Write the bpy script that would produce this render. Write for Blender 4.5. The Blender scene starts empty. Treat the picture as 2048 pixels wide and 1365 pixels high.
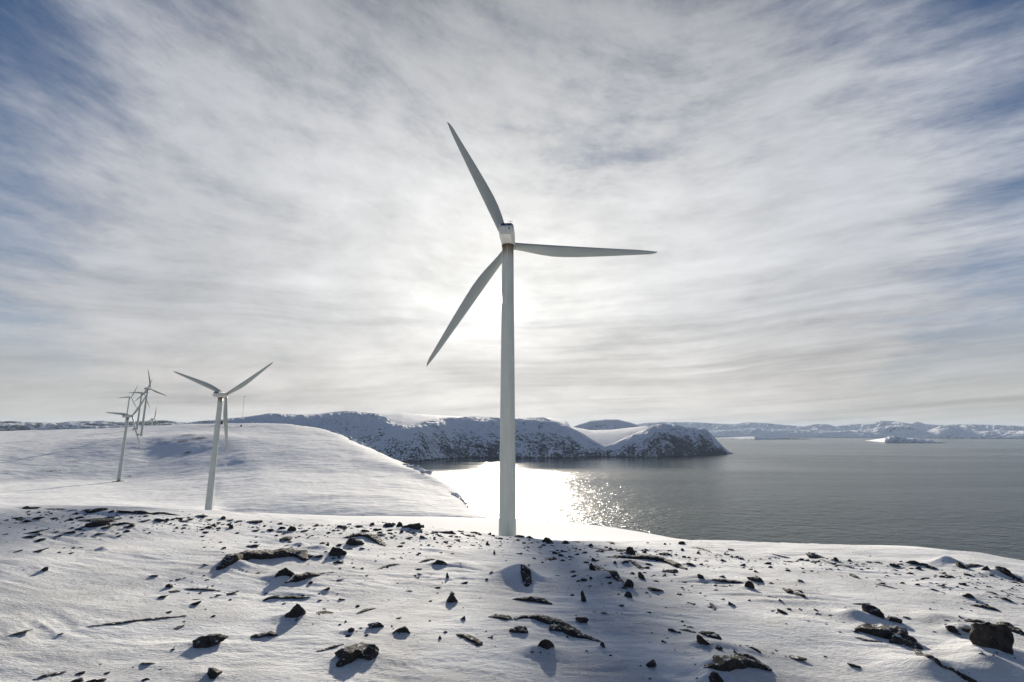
import bpy, bmesh, math, random
import numpy as np
from mathutils import Vector, Matrix, noise as mnoise
R = math.radians
scn = bpy.context.scene
col = scn.collection

# ------------------------------------------------------------ camera, sky, sun, exposure
F = 967.0; CX = 1024.0; CY = 682.5                 # focal length in photo pixels
TH = math.atan((864 - 682.5) / F)                   # camera pitched up
cam_d = bpy.data.cameras.new('camera'); cam = bpy.data.objects.new('camera', cam_d); col.objects.link(cam)
cam_d.sensor_width = 36; cam_d.lens = 36 * F / 2048
cam_d.clip_start = 0.1; cam_d.clip_end = 200000
cam.location = (0, 0, 0); cam.rotation_euler = (math.pi / 2 + TH, 0, 0)
scn.camera = cam
scn.view_settings.view_transform = 'Standard'; scn.view_settings.look = 'None'
scn.view_settings.gamma = 1; scn.view_settings.use_curve_mapping = False
scn.view_settings.exposure = 0.5

def ray(u, v):
    a = (u - CX) / F; b = (CY - v) / F
    d = np.array([a, math.cos(TH) - b * math.sin(TH), math.sin(TH) + b * math.cos(TH)])
    return d
def azel(u, v):
    d = ray(u, v)
    return math.atan2(d[0], d[1]), d[2] / math.hypot(d[0], d[1])     # azimuth, tan(elevation)

sd = ray(1001, 601); sd = sd / np.linalg.norm(sd)
SUN = Vector(sd)
sun_el = math.asin(sd[2]); sun_az = math.atan2(sd[0], sd[1])

world = bpy.data.worlds.new("World"); scn.world = world; world.use_nodes = True
nt = world.node_tree; nt.nodes.clear()
class NT:
    def __init__(s, tree): s.t = tree
    def n(s, typ, **kw):
        nd = s.t.nodes.new(typ)
        for k, v in kw.items(): setattr(nd, k, v)
        return nd
    def link(s, a, b): s.t.links.new(a, b)
    def val(s, x, sock):
        if isinstance(x, (int, float)): sock.default_value = x
        elif isinstance(x, (tuple, list)): sock.default_value = x
        else: s.link(x, sock)
    def m(s, op, a, b=None, c=None, clamp=False):
        nd = s.n('ShaderNodeMath', operation=op, use_clamp=clamp)
        s.val(a, nd.inputs[0])
        if b is not None: s.val(b, nd.inputs[1])
        if c is not None: s.val(c, nd.inputs[2])
        return nd.outputs[0]
    def vm(s, op, a, b=None, out=0):
        nd = s.n('ShaderNodeVectorMath', operation=op)
        s.val(a, nd.inputs[0])
        if b is not None:
            if op == 'SCALE': s.val(b, nd.inputs[3])
            else: s.val(b, nd.inputs[1])
        return nd.outputs[out]
    def noise(s, vec, scale, detail=5, rough=.55, dist=0.0, lac=2.0, col=False):
        nd = s.n('ShaderNodeTexNoise'); s.val(vec, nd.inputs['Vector'])
        nd.inputs['Scale'].default_value = scale; nd.inputs['Detail'].default_value = detail
        nd.inputs['Roughness'].default_value = rough; nd.inputs['Distortion'].default_value = dist
        nd.inputs['Lacunarity'].default_value = lac
        return nd.outputs[1 if col else 0]
    def mapr(s, x, a, b, c=0.0, d=1.0, smooth=False):
        nd = s.n('ShaderNodeMapRange'); nd.clamp = True
        if smooth: nd.interpolation_type = 'SMOOTHSTEP'
        s.val(x, nd.inputs[0])
        for i, q in enumerate((a, b, c, d)): s.val(q, nd.inputs[1 + i])
        return nd.outputs[0]
    def mix(s, f, a, b, blend='MIX'):
        nd = s.n('ShaderNodeMix', data_type='RGBA', blend_type=blend)
        s.val(f, nd.inputs[0])
        for x, i in ((a, 6), (b, 7)):
            if isinstance(x, tuple) and len(x) == 3: x = (*x, 1)
            s.val(x, nd.inputs[i])
        return nd.outputs[2]
    def comb(s, x, y, z):
        nd = s.n('ShaderNodeCombineXYZ')
        for i, q in enumerate((x, y, z)): s.val(q, nd.inputs[i])
        return nd.outputs[0]
    def sep(s, v):
        nd = s.n('ShaderNodeSeparateXYZ'); s.val(v, nd.inputs[0]); return nd.outputs
    def mapping(s, vec, loc=(0, 0, 0), rot=(0, 0, 0), sc=(1, 1, 1)):
        nd = s.n('ShaderNodeMapping'); s.val(vec, nd.inputs[0])
        nd.inputs[1].default_value = loc; nd.inputs[2].default_value = rot; nd.inputs[3].default_value = sc
        return nd.outputs[0]

def build_sky():
    w = NT(nt)
    out = w.n('ShaderNodeOutputWorld')
    tc = w.n('ShaderNodeTexCoord').outputs['Generated']
    d = w.vm('NORMALIZE', tc)
    x, y, z = w.sep(d)
    sky = w.n('ShaderNodeTexSky', sky_type='NISHITA'); sky.sun_disc = False
    sky.sun_elevation = sun_el; sky.sun_rotation = sun_az; sky.altitude = 250
    sky.air_density = 1.0; sky.dust_density = 0.6; sky.ozone_density = 2.5
    blue = w.vm('SCALE', w.mix(.55, sky.outputs[0], (.45, .68, 1.0), 'MULTIPLY'), 0.05)   # the Nishita sky at strength 0.05, as deep a blue as the photograph's
    g = w.m('MAXIMUM', w.vm('DOT_PRODUCT', d, tuple(SUN), out=1), 0.0)
    # high veil of cirrus: streaks sloping down to the right overhead, flattening towards the horizon
    zc = w.m('MAXIMUM', z, 0.0)
    tilt = w.m('MULTIPLY', w.m('MULTIPLY', x, w.m('SUBTRACT', zc, .24)), .42)
    band = w.m('ADD', w.m('POWER', w.m('ADD', zc, .004), .8), tilt)
    q = w.comb(x, w.m('MULTIPLY', y, .6), band)
    warp = w.vm('SCALE', w.vm('SUBTRACT', w.noise(q, 1.6, 2, .5, col=True), (.5, .5, .5)), .11)
    qw = w.vm('ADD', q, warp)
    st1 = w.noise(w.mapping(qw, sc=(1.0, 1.0, 4.2)), 2.4, 9, .62)
    st2 = w.noise(w.mapping(qw, loc=(3, 1, 5), sc=(1.0, 1.0, 3.4)), 7.0, 8, .68)
    big = w.noise(w.mapping(q, loc=(5.2, 2.3, 1.1), sc=(1, 1, 2.4)), 1.6, 5, .55, .3)
    puff = w.noise(w.mapping(qw, loc=(1, 7, 2), sc=(1, 1, 2.2)), 8.0, 8, .68)
    tex = w.m('ADD', w.m('ADD', w.m('MULTIPLY', st1, .34), w.m('MULTIPLY', st2, .26)), w.m('ADD', w.m('MULTIPLY', big, .22), w.m('MULTIPLY', puff, .18)))
    # coverage: full near the horizon and round the sun, thinning overhead
    ang = w.m('ARCCOSINE', w.m('MINIMUM', g, .99999))
    el = w.m('ARCSINE', z)
    bias = w.m('SUBTRACT', 1.04, w.m('ADD', w.m('MULTIPLY', w.m('MAXIMUM', w.m('SUBTRACT', el, .40), 0.0), .75),
                                   w.m('MULTIPLY', w.m('MINIMUM', w.m('MAXIMUM', w.m('SUBTRACT', ang, .62), 0.0), .30), 2.2)))
    cov = w.mapr(w.m('ADD', bias, w.m('MULTIPLY', w.m('SUBTRACT', tex, .5), 2.6)), .18, .95, 0.0, 1.0, True)
    cov = w.m('MAXIMUM', cov, w.mapr(el, .04, .34, .92, 0.0, True))
    # brightness of the veil: bright round the sun
    L = w.m('ADD', .42, w.m('MULTIPLY', w.m('POWER', g, 5.0), .20))
    L = w.m('ADD', L, w.m('MULTIPLY', w.m('POWER', g, 22.0), .07))
    L = w.m('ADD', L, w.m('MULTIPLY', w.m('POWER', g, 110.0), .12))
    L = w.m('ADD', L, w.m('MULTIPLY', w.m('POWER', g, 1200.0), .6))
    L = w.m('ADD', L, w.m('MULTIPLY', w.m('POWER', g, 30000.0), 60.0))
    L = w.m('MULTIPLY', L, w.mapr(tex, .36, .64, .67, 1.20))
    L = w.m('MULTIPLY', L, w.mapr(el, .42, .88, 1.0, .56, True))     # thinner, greyer veil high up
    bands = w.noise(w.mapping(qw, loc=(2, 4, 3), sc=(.7, .7, 13.0)), 1.7, 6, .6)
    L = w.m('MULTIPLY', L, w.m('SUBTRACT', 1.0, w.m('MULTIPLY', w.mapr(bands, .44, .68, 0, .24, True), w.mapr(el, .45, .12, 0, 1, True))))
    ccol = w.mix(w.mapr(w.m('ADD', ang, w.m('MULTIPLY', el, .5)), .35, 1.3), (1.0, .98, .93), (.84, .89, 1.0))
    warm = w.mapr(el, .0, .22, 1.0, 0.0)
    ccol = w.mix(w.mapr(w.m('ADD', ang, w.m('MULTIPLY', el, .3)), .25, 1.1), (1.0, .99, .965), (.84, .89, 1.0))
    ccol = w.mix(warm, ccol, (1.0, .94, .865))
    cloud = w.vm('SCALE', ccol, L)
    skyc = w.mix(cov, blue, cloud)
    low = w.mapr(z, -.02, -.10, 0, 1)                           # below the horizon, hidden by the sea
    skyc = w.mix(low, skyc, (.10, .13, .15))
    bg = w.n('ShaderNodeBackground'); w.link(skyc, bg.inputs[0]); bg.inputs[1].default_value = 1.0
    w.link(bg.outputs[0], out.inputs[0])
build_sky()

sun_d = bpy.data.lights.new('sun', 'SUN'); sun_d.energy = 4.8; sun_d.angle = R(1.6); sun_d.color = (1.0, .90, .75)
sun = bpy.data.objects.new('sun', sun_d); col.objects.link(sun)
sun.rotation_euler = (-SUN).to_track_quat('-Z', 'Y').to_euler()
sun.location = (0, 0, 300)

# ------------------------------------------------------------ helpers
def tag(o, label=None, cat=None, group=None, kind=None):
    if label: o['label'] = label
    if cat: o['category'] = cat
    if group: o['group'] = group
    if kind: o['kind'] = kind
    return o
def obj(name, me, mats=None, parent=None, loc=None, rot=None):
    if isinstance(me, bmesh.types.BMesh):
        bm = me; me = bpy.data.meshes.new(name); bm.to_mesh(me); bm.free()
    if mats is not None and not me.materials:
        for mm in (mats if isinstance(mats, (list, tuple)) else [mats]): me.materials.append(mm)
    o = bpy.data.objects.new(name, me); col.objects.link(o)
    if parent: o.parent = parent
    if loc is not None: o.location = loc
    if rot is not None: o.rotation_euler = rot
    return o
def empty(name, loc, rz=0.0):
    o = bpy.data.objects.new(name, None); col.objects.link(o)
    o.location = loc; o.rotation_euler = (0, 0, rz); o.empty_display_size = 1
    return o
def smooth(me):
    me.polygons.foreach_set('use_smooth', [True] * len(me.polygons)); me.update()

def _h(ix, iy, s):
    n = (ix.astype(np.int64) * 374761393 + iy.astype(np.int64) * 668265263 + s * 974634777) & 0xFFFFFFFF
    n = ((n ^ (n >> 13)) * 1274126177) & 0xFFFFFFFF
    n = n ^ (n >> 16)
    return (n & 0xFFFFFF) / float(0xFFFFFF)
def vnoise(x, y, s=0):
    """gradient noise, about -1..1"""
    x0 = np.floor(x); y0 = np.floor(y); fx = x - x0; fy = y - y0
    u = fx * fx * fx * (fx * (fx * 6 - 15) + 10); v = fy * fy * fy * (fy * (fy * 6 - 15) + 10)
    def gr(dx, dy):
        a = _h(x0 + dx, y0 + dy, s) * 2 * np.pi
        return np.cos(a) * (fx - dx) + np.sin(a) * (fy - dy)
    return 1.5 * ((gr(0, 0) * (1 - u) + gr(1, 0) * u) * (1 - v) + (gr(0, 1) * (1 - u) + gr(1, 1) * u) * v)
def fbm(x, y, o=4, s=0, g=.5, ridge=False):
    t = 0; a = 1.0; k = 1.0; n = 0
    for i in range(o):
        q = vnoise(x * k + 17.3 * i, y * k - 9.1 * i, s + i)
        if ridge: q = 1 - 2 * np.abs(q)
        t = t + a * q; n += a; a *= g; k *= 2.03
    return t / n
def sstep(x, a, b):
    t = np.clip((x - a) / (b - a), 0, 1); return t * t * (3 - 2 * t)

# ------------------------------------------------------------ terrain height (origin = eye of the camera, sea at -250)
SEA = -250.0
H0 = -3.0
# each ring: (u, v, r) seen points, or (u, None, r, z) unseen ones
RINGS = [
 [(-900, None, 7, -2.95), (0, None, 7, -2.96), (1024, None, 7, -3.05), (2048, None, 7, -3.25), (2900, None, 7, -3.4)],
 # the rocky rim of the hilltop
 [(-900, 1000, 21), (0, 1017, 21), (150, 1021, 21), (300, 1028, 20), (400, 1033, 19.5), (520, 1045, 19), (700, 1054, 18.5), (820, 1062, 18),
  (920, 1078, 17.2), (1010, 1092, 17), (1100, 1098, 17), (1250, 1099, 17.5), (1400, 1100, 18), (1600, 1110, 18), (1800, 1122, 18.5), (1950, 1134, 18.5), (2060, 1152, 18.5), (2900, 1290, 19)],
 # below the rim
 [(-900, None, 48, -11.5), (0, None, 48, -11.5), (400, None, 48, -12), (520, None, 45, -10.6), (1010, None, 42, -9.9), (1400, 1110, 42), (1600, 1112, 42), (1800, 1112, 40), (1950, 1128, 38), (2060, 1152, 38), (2900, 1320, 38)],
 [(-900, None, 150, -45), (0, None, 150, -42), (400, None, 150, -38), (520, None, 128, -27.5), (800, None, 122, -26.2), (1010, None, 122, -26.0), (1200, 1078, 112), (1400, 1098, 90), (1600, 1102, 75), (1800, 1101, 68), (1950, 1115, 60), (2060, 1139, 58), (2900, 1330, 60)],
 # edge of the smooth snow shelf
 [(-900, None, 260, -60), (0, None, 260, -58), (400, None, 260, -55), (500, 1031.5, 190), (700, 1034, 185), (1000, 1038.5, 180), (1050, 1041, 178), (1200, 1052.5, 168), (1350, 1079, 140), (1440, 1088.5, 122), (1536, 1092.5, 112), (1640, 1090.5, 102), (1760, 1092, 95), (1830, 1094, 88), (1930, 1106, 82), (2060, 1132, 78), (2900, 1330, 90)],
 [(-900, 1045, 440), (0, 1036, 430), (300, 1031, 405), (412, 1031, 398), (470, None, 340, -66), (600, None, 320, -76), (900, None, 300, -80), (1000, None, 290, -88), (1100, None, 300, -110), (2900, None, 300, -110)],
 [(-900, 1000, 620), (0, 1000, 600), (300, 998, 560), (500, 1003, 480), (700, 1009, 430), (860, 1024, 400), (930, 1030, 390), (1000, 1040, 400), (1100, None, 420, -165), (2900, None, 420, -190)],
 [(-900, 970, 860), (0, 968, 850), (237, 964.5, 812), (400, 950, 760), (520, 945, 700), (700, 955, 620), (800, 967, 560), (870, 992, 500), (930, 1006, 470), (985, None, 470, -105), (1100, None, 560, -252), (2900, None, 520, -254)],
 [(-900, 940, 955), (0, 938, 955), (210, 929, 940), (300, 923, 945), (380, 914, 920), (440, 911, 890), (490, 915, 830), (600, 922, 770), (700, 935, 710), (800, 950, 625), (862, 970, 570), (925, 998, 520), (985, None, 505, -130), (1100, None, 600, -254), (2900, None, 560, -255)],
 [(-900, 896, 1150), (0, 896, 1150), (120, 888, 1160), (210, 879, 1165), (300, 872, 1165), (380, 866.5, 1150), (440, 868.5, 1110), (490, 876, 1040), (600, 893, 900), (700, 914, 800), (800, 932, 690), (862, 951, 620), (925, 990, 560), (985, None, 540, -160), (1100, None, 640, -256), (2900, None, 600, -256)],
 [(-900, 881, 1330), (0, 881, 1320), (150, 876, 1300), (283, 869.5, 1290), (400, 863.5, 1270), (500, 862, 1210), (600, 867, 1100), (680, 881, 1000), (750, 905, 890), (820, 931, 760), (850, 944, 700), (925, None, 660, -150), (1100, None, 760, -258), (2900, None, 700, -258)],
 [(-900, 864, 1700), (0, 862.5, 1700), (100, 860.5, 1700), (200, 857.5, 1680), (300, 852.8, 1640), (380, 848.5, 1580), (450, 847.5, 1500), (520, 846.5, 1450), (570, 848, 1380), (640, 857, 1280), (680, 868, 1190), (720, 889, 1100), (760, 906, 1020), (800, None, 900, -80), (850, None, 820, -140), (925, None, 780, -235), (1100, None, 880, -260), (2900, None, 800, -260)],
 [(-900, None, 2300, -40), (0, None, 2300, -40), (400, None, 2200, -50), (560, None, 1900, -110), (640, None, 1700, -180), (700, None, 1550, -228), (760, None, 1400, -250), (850, None, 1100, -262), (1100, None, 1100, -264), (2900, None, 1000, -264)],
 [(-900, None, 3400, -262), (0, None, 3300, -262), (400, None, 3200, -262), (640, None, 2500, -266), (760, None, 1800, -266), (1100, None, 1500, -268), (2900, None, 1300, -268)],
]
AZK = np.radians(np.arange(-75, 75.01, .25))
def ring_curve(pts):
    A = []; Rr = []; Z = []
    for q in pts:
        if q[1] is None:
            a, _ = azel(q[0], 950); A.append(a); Rr.append(q[2]); Z.append(q[3])
        else:
            a, t = azel(q[0], q[1]); A.append(a); Rr.append(q[2]); Z.append(q[2] * t)
    A = np.array(A); Rr = np.interp(AZK, A, Rr); Z = np.interp(AZK, A, Z)
    k = np.exp(-.5 * (np.arange(-5, 6) / 1.8) ** 2); k /= k.sum()
    sm = lambda q: np.convolve(np.pad(q, 5, mode='edge'), k, 'valid')
    return sm(Rr), sm(Z)
_rc = [ring_curve(p) for p in RINGS]
KR = np.stack([np.zeros_like(AZK)] + [c[0] for c in _rc], 1)      # (naz, K)
KZ = np.stack([np.full_like(AZK, H0)] + [c[1] for c in _rc], 1)
def pchip_slopes(X, Y):
    h = np.diff(X, axis=1); dl = np.diff(Y, axis=1) / h
    m = np.zeros_like(Y)
    w1 = 2 * h[:, 1:] + h[:, :-1]; w2 = h[:, 1:] + 2 * h[:, :-1]
    same = dl[:, 1:] * dl[:, :-1] > 0
    with np.errstate(divide='ignore', invalid='ignore'):
        hm = (w1 + w2) / (w1 / dl[:, :-1] + w2 / dl[:, 1:])
    m[:, 1:-1] = np.where(same, hm, 0)
    m[:, 0] = dl[:, 0]; m[:, -1] = dl[:, -1]
    return m
KM = pchip_slopes(KR, KZ)
def base_height(az, r):
    a = np.clip((az - AZK[0]) / (AZK[1] - AZK[0]), 0, len(AZK) - 1.0001)
    i = a.astype(int); f = (a - i)[:, None]
    X = KR[i] * (1 - f) + KR[i + 1] * f; Y = KZ[i] * (1 - f) + KZ[i + 1] * f; M = KM[i] * (1 - f) + KM[i + 1] * f
    k = np.clip((r[:, None] >= X).sum(1) - 1, 0, X.shape[1] - 2)
    idx = np.arange(len(r))
    x0 = X[idx, k]; x1 = X[idx, k + 1]; y0 = Y[idx, k]; y1 = Y[idx, k + 1]; m0 = M[idx, k]; m1 = M[idx, k + 1]
    h = x1 - x0; t = np.clip((r - x0) / h, 0, 1.0)
    return (y0 * (1 + 2 * t) * (1 - t) ** 2 + h * m0 * t * (1 - t) ** 2 + y1 * t * t * (3 - 2 * t) + h * m1 * t * t * (t - 1))
MOUNDS = []     # (x, y, radius along, radius across, angle, height)
def height(x, y):
    x = np.asarray(x, float); y = np.asarray(y, float)
    sh = x.shape; x = x.ravel(); y = y.ravel()
    r = np.hypot(x, y); az = np.arctan2(x, y)
    z = base_height(az, r)
    near = 1 - sstep(r, 22, 60)
    q = near > 0
    if q.any():
        X = x[q]; Y = y[q]; n = near[q]
        un = .12 * fbm(X * .16, Y * .22, 3, 11) + .035 * fbm(X * .55, Y * 1.0, 3, 21)
        # wind-packed drifts (sastrugi), elongated roughly left to right, sharp on the near side
        wx = X + .9 * fbm(X * .3, Y * .3, 2, 31); wy = Y + .14 * X + .5 * fbm(X * .25, Y * .25, 2, 41)
        s1 = fbm(wx * .55, wy * 2.3, 3, 51); sa = .026 * (1 - np.abs(s1) * 2.4).clip(-1, 1) * sstep(fbm(X * .35, Y * .5, 2, 61), -.35, .4)
        s2 = .007 * fbm(wx * 2.2, wy * 7.5, 3, 71)
        s3 = .0065 * fbm(X * 11, Y * 16, 2, 81) * sstep(fbm(X * .8, Y * .9, 2, 85), -.5, .3)
        z[q] += n * (un * (.35 + .65 * sstep(r[q], 3, 9)) + sa + s2 + s3)
        for mx, my, ra, rb, an, hh in MOUNDS:
            ddx = X - mx; ddy = Y - my
            w = (ddx * ddx + ddy * ddy) < (4 * max(ra, rb)) ** 2
            if not w.any(): continue
            ca, sa_ = math.cos(an), math.sin(an)
            p = (ddx[w] * ca + ddy[w] * sa_) / ra; s = (-ddx[w] * sa_ + ddy[w] * ca) / rb
            zz = z[q]; zz[w] += n[w] * hh * np.exp(-(np.abs(p) ** 1.6 + np.abs(s) ** 1.6)); z[q] = zz
    f = sstep(r, 40, 120)
    q = f > 0
    if q.any():
        X = x[q]; Y = y[q]; rr = r[q]
        shelf = 1 - sstep(rr, 190, 330)
        amp = 1.9 * (1 - .93 * shelf)
        zz = amp * fbm(X / 120, Y / 120, 3, 101) + (.9 * (1 - .9 * shelf)) * fbm(X / 22, Y / 34, 4, 111)
        zz += .22 * (1 - .8 * shelf) * fbm(X / 5 + Y / 40, Y / 9, 3, 121)
        # rough crags on the steep seaward flank
        zb = z[q]
        edge = sstep(-zb, 60, 150) * sstep(rr, 300, 420)
        zz += edge * 9 * fbm(X / 55, Y / 55, 5, 131, .6, True)
        z[q] += f[q] * zz
    return z.reshape(sh)

def hit(u, v, rmax=2500.0, rmin=2.5):
    """first point where the ray through photo pixel (u, v) meets the ground"""
    d = ray(u, v); hl = math.hypot(d[0], d[1]); ux, uy, t = d[0] / hl, d[1] / hl, d[2] / hl
    rs = np.geomspace(rmin, rmax, 1500 if rmax > 100 else 420)
    g = height(ux * rs, uy * rs) - t * rs
    k = np.argmax(g > 0) if (g > 0).any() else None
    if k is None: return None
    if k == 0: r0 = rs[0]
    else:
        a, b = rs[k - 1], rs[k]
        r0 = a + (b - a) * (-g[k - 1]) / (g[k] - g[k - 1] + 1e-12)
    return Vector((ux * r0, uy * r0, t * r0))
def depth(p): return p[1] * math.cos(TH) + p[2] * math.sin(TH)

# ------------------------------------------------------------ materials
def mat(name):
    m = bpy.data.materials.new(name); m.use_nodes = True
    t = NT(m.node_tree); b = m.node_tree.nodes['Principled BSDF']
    return m, t, b
def make_ground_mat():
    m, t, b = mat('wind_packed_snow')
    pos = t.n('ShaderNodeNewGeometry').outputs['Position']
    rk = t.n('ShaderNodeAttribute', attribute_name='rock').outputs['Fac']
    dist = t.vm('LENGTH', pos, out=1)
    nearf = t.mapr(dist, 12, 45, 1, 0)
    # rock shows through where the attribute says so, broken up by noise
    n1 = t.noise(pos, .35, 8, .68)
    n2 = t.noise(pos, 6.0, 6, .7)
    nn = t.mix(nearf, n1, n2)
    rock = t.mapr(t.m('ADD', rk, t.m('MULTIPLY', t.m('SUBTRACT', nn, .5), 1.5)), .48, .60, 0, 1)
    rock = t.m('MULTIPLY', rock, t.mapr(rk, .02, .10, 0, 1))
    tint = t.noise(pos, .9, 5, .6)
    snow = t.mix(t.mapr(tint, .3, .7), (.80, .83, .87), (.87, .88, .89))
    rc = t.mix(t.mapr(t.noise(pos, 2.0, 6, .6), .35, .65), (.030, .032, .036), (.085, .080, .072))
    t.link(t.mix(rock, snow, rc), b.inputs['Base Color'])
    b.inputs['Roughness'].default_value = .85
    b.inputs['Specular IOR Level'].default_value = .08
    # relief: crust and grains near, drift texture further off
    st = t.mapping(pos, rot=(0, 0, R(8)), sc=(.55, 1.5, 1))
    g1 = t.noise(st, 24, 5, .72)
    g2 = t.noise(st, 8, 5, .55)
    mask = t.mapr(t.noise(pos, .8, 3, .5), .38, .62, .35, 1)
    bp1 = t.n('ShaderNodeBump'); bp1.inputs['Distance'].default_value = .07
    t.link(t.m('MULTIPLY', g1, mask), bp1.inputs['Height']); t.link(t.m('MULTIPLY', nearf, 1.0), bp1.inputs['Strength'])
    bp2 = t.n('ShaderNodeBump'); bp2.inputs['Distance'].default_value = .06
    t.link(g2, bp2.inputs['Height']); t.link(t.m('MULTIPLY', nearf, .45), bp2.inputs['Strength']); t.link(bp1.outputs[0], bp2.inputs['Normal'])
    far = t.mapping(pos, rot=(0, 0, R(14)), sc=(.028, .11, .05))
    bp3 = t.n('ShaderNodeBump'); bp3.inputs['Distance'].default_value = 1.6
    t.link(t.noise(far, 1.0, 8, .62), bp3.inputs['Height']); t.link(t.mapr(dist, 200, 420, 0, .9), bp3.inputs['Strength']); t.link(bp2.outputs[0], bp3.inputs['Normal'])
    t.link(bp3.outputs[0], b.inputs['Normal'])
    return m
def make_hill_mat(name, sc=1.0, rockness=0.0, bump=6.0):
    m, t, b = mat(name)
    pos = t.n('ShaderNodeNewGeometry').outputs['Position']
    rk = t.n('ShaderNodeAttribute', attribute_name='rock').outputs['Fac']
    v = t.mapping(pos, sc=(1, 1, 1.6))
    n1 = t.noise(v, .045 * sc, 9, .72)
    n2 = t.noise(v, .0045 * sc, 5, .6)
    s = t.m('ADD', t.m('MULTIPLY', t.m('SUBTRACT', n1, .5), 2.2), t.m('MULTIPLY', t.m('SUBTRACT', n2, .5), 1.1))
    s = t.m('ADD', s, t.m('MULTIPLY', t.m('SUBTRACT', t.noise(t.mapping(pos, sc=(1, 1, .35)), .012 * sc, 6, .65), .5), 1.1))
    f = t.mapr(t.m('ADD', t.m('ADD', rk, rockness), s), .42, .58, 0, 1)
    col_ = t.mix(f, (.83, .85, .90), (.038, .052, .080))
    t.link(col_, b.inputs['Base Color']); b.inputs['Roughness'].default_value = .8
    b.inputs['Specular IOR Level'].default_value = .1
    bp = t.n('ShaderNodeBump'); bp.inputs['Distance'].default_value = bump; bp.inputs['Strength'].default_value = .5
    t.link(n1, bp.inputs['Height']); t.link(bp.outputs[0], b.inputs['Normal'])
    return m
def make_sea_mat():
    m, t, b = mat('sea_water')
    pos = t.n('ShaderNodeNewGeometry').outputs['Position']
    x, y, z = t.sep(pos)
    b.inputs['Base Color'].default_value = (.008, .034, .038, 1)
    b.inputs['IOR'].default_value = 1.333
    r = t.m('SQRT', t.m('ADD', t.m('MULTIPLY', x, x), t.m('MULTIPLY', y, y)))
    # sheltered calm water under the headland, wind lanes elsewhere
    calm = t.mapr(t.m('ADD', y, t.m('MULTIPLY', t.noise(t.mapping(pos, sc=(.6, 1, 1)), .0011, 4, .5), 260)), 3180, 3650, 0, 1, True)
    lee = t.mapr(t.m('ADD', x, t.m('MULTIPLY', y, -.06)), 700, 2300, 1, 0, True)
    calm = t.m('MULTIPLY', calm, lee)
    lanes = t.noise(t.mapping(pos, sc=(.16, 1, 1)), .0022, 5, .6)
    rough = t.m('ADD', .20, t.m('MULTIPLY', t.mapr(lanes, .35, .65), .08))
    rough = t.m('SUBTRACT', rough, t.m('MULTIPLY', calm, .13))
    t.link(rough, b.inputs['Roughness'])
    w1 = t.noise(t.mapping(pos, rot=(0, 0, R(12)), sc=(.8, 1, 1)), .030, 4, .6)
    w2 = t.noise(t.mapping(pos, rot=(0, 0, R(-10)), sc=(.35, 1, 1)), .006, 3, .55)
    w3 = t.noise(t.mapping(pos, rot=(0, 0, R(5)), sc=(.7, 1, 1)), .11, 3, .65)
    prev = None
    for h_, dist, st_ in ((w3, 3.0, t.mapr(r, 1000, 4500, 1, 0)), (w1, 11.0, t.mapr(r, 1500, 14000, 1, .3)), (w2, 6.0, .6)):
        bp = t.n('ShaderNodeBump'); bp.inputs['Distance'].default_value = dist
        t.link(h_, bp.inputs['Height'])
        t.link(t.m('MULTIPLY', st_, t.m('SUBTRACT', 1.0, t.m('MULTIPLY', calm, .75))), bp.inputs['Strength'])
        if prev: t.link(prev, bp.inputs['Normal'])
        prev = bp.outputs[0]
    t.link(bp.outputs[0], b.inputs['Normal'])
    return m
def make_rock_mat():
    m, t, b = mat('dark_slate_rock')
    tc = t.n('ShaderNodeTexCoord').outputs['Object']
    geo = t.n('ShaderNodeNewGeometry')
    pos = geo.outputs['Position']
    nz = t.sep(geo.outputs['Normal'])[2]
    n1 = t.noise(pos, 9, 7, .65); n2 = t.noise(pos, 3.1, 4, .6)
    c = t.mix(t.mapr(n1, .35, .68), (.013, .013, .015), (.065, .060, .052))
    c = t.mix(t.mapr(n2, .52, .70), c, (.060, .048, .034))                  # brown weathering
    li = t.noise(pos, 24, 3, .5)
    c = t.mix(t.mapr(li, .66, .72, 0, .6), c, (.20, .21, .17))              # lichen specks
    # wind-blown snow caught in the cracks and on ledges
    sn = t.m('ADD', t.m('MULTIPLY', t.noise(pos, 14, 6, .7), 1.0), t.m('MULTIPLY', t.mapr(nz, .2, 1.0), .20))
    f = t.mapr(sn, .745, .79, 0, 1)
    t.link(t.mix(f, c, (.82, .84, .87)), b.inputs['Base Color'])
    b.inputs['Roughness'].default_value = .85; b.inputs['Specular IOR Level'].default_value = .3
    bp = t.n('ShaderNodeBump'); bp.inputs['Distance'].default_value = .02; bp.inputs['Strength'].default_value = .9
    t.link(t.noise(t.mapping(pos, rot=(.3, .2, 0), sc=(1, 1, 2.5)), 20, 8, .7), bp.inputs['Height']); t.link(bp.outputs[0], b.inputs['Normal'])
    return m
def make_paint(name, c, rust=False):
    m, t, b = mat(name)
    tc = t.n('ShaderNodeTexCoord').outputs['Object']
    x, y, z = t.sep(tc)
    n = t.noise(t.mapping(tc, sc=(1, 1, .12)), 1.3, 6, .6)
    cc = t.mix(t.mapr(n, .35, .7), c, tuple(q * .86 for q in c))
    if rust:                                                                # oil and rust runs from the yaw bearing
        stv = t.noise(t.mapping(tc, loc=(1.3, 0, 0), sc=(1.5, 1.5, .05)), 1.7, 5, .7)
        at = t.n('ShaderNodeAttribute', attribute_name='top').outputs['Fac']
        f = t.mapr(t.m('ADD', at, t.m('MULTIPLY', t.m('SUBTRACT', stv, .5), 2.2)), .50, .95, 0, .95)
        f = t.m('MULTIPLY', f, t.mapr(at, .05, .35))
        cc = t.mix(f, cc, (.20, .125, .055))
    t.link(cc, b.inputs['Base Color']); b.inputs['Roughness'].default_value = .42
    b.inputs['Specular IOR Level'].default_value = .4
    return m
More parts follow.
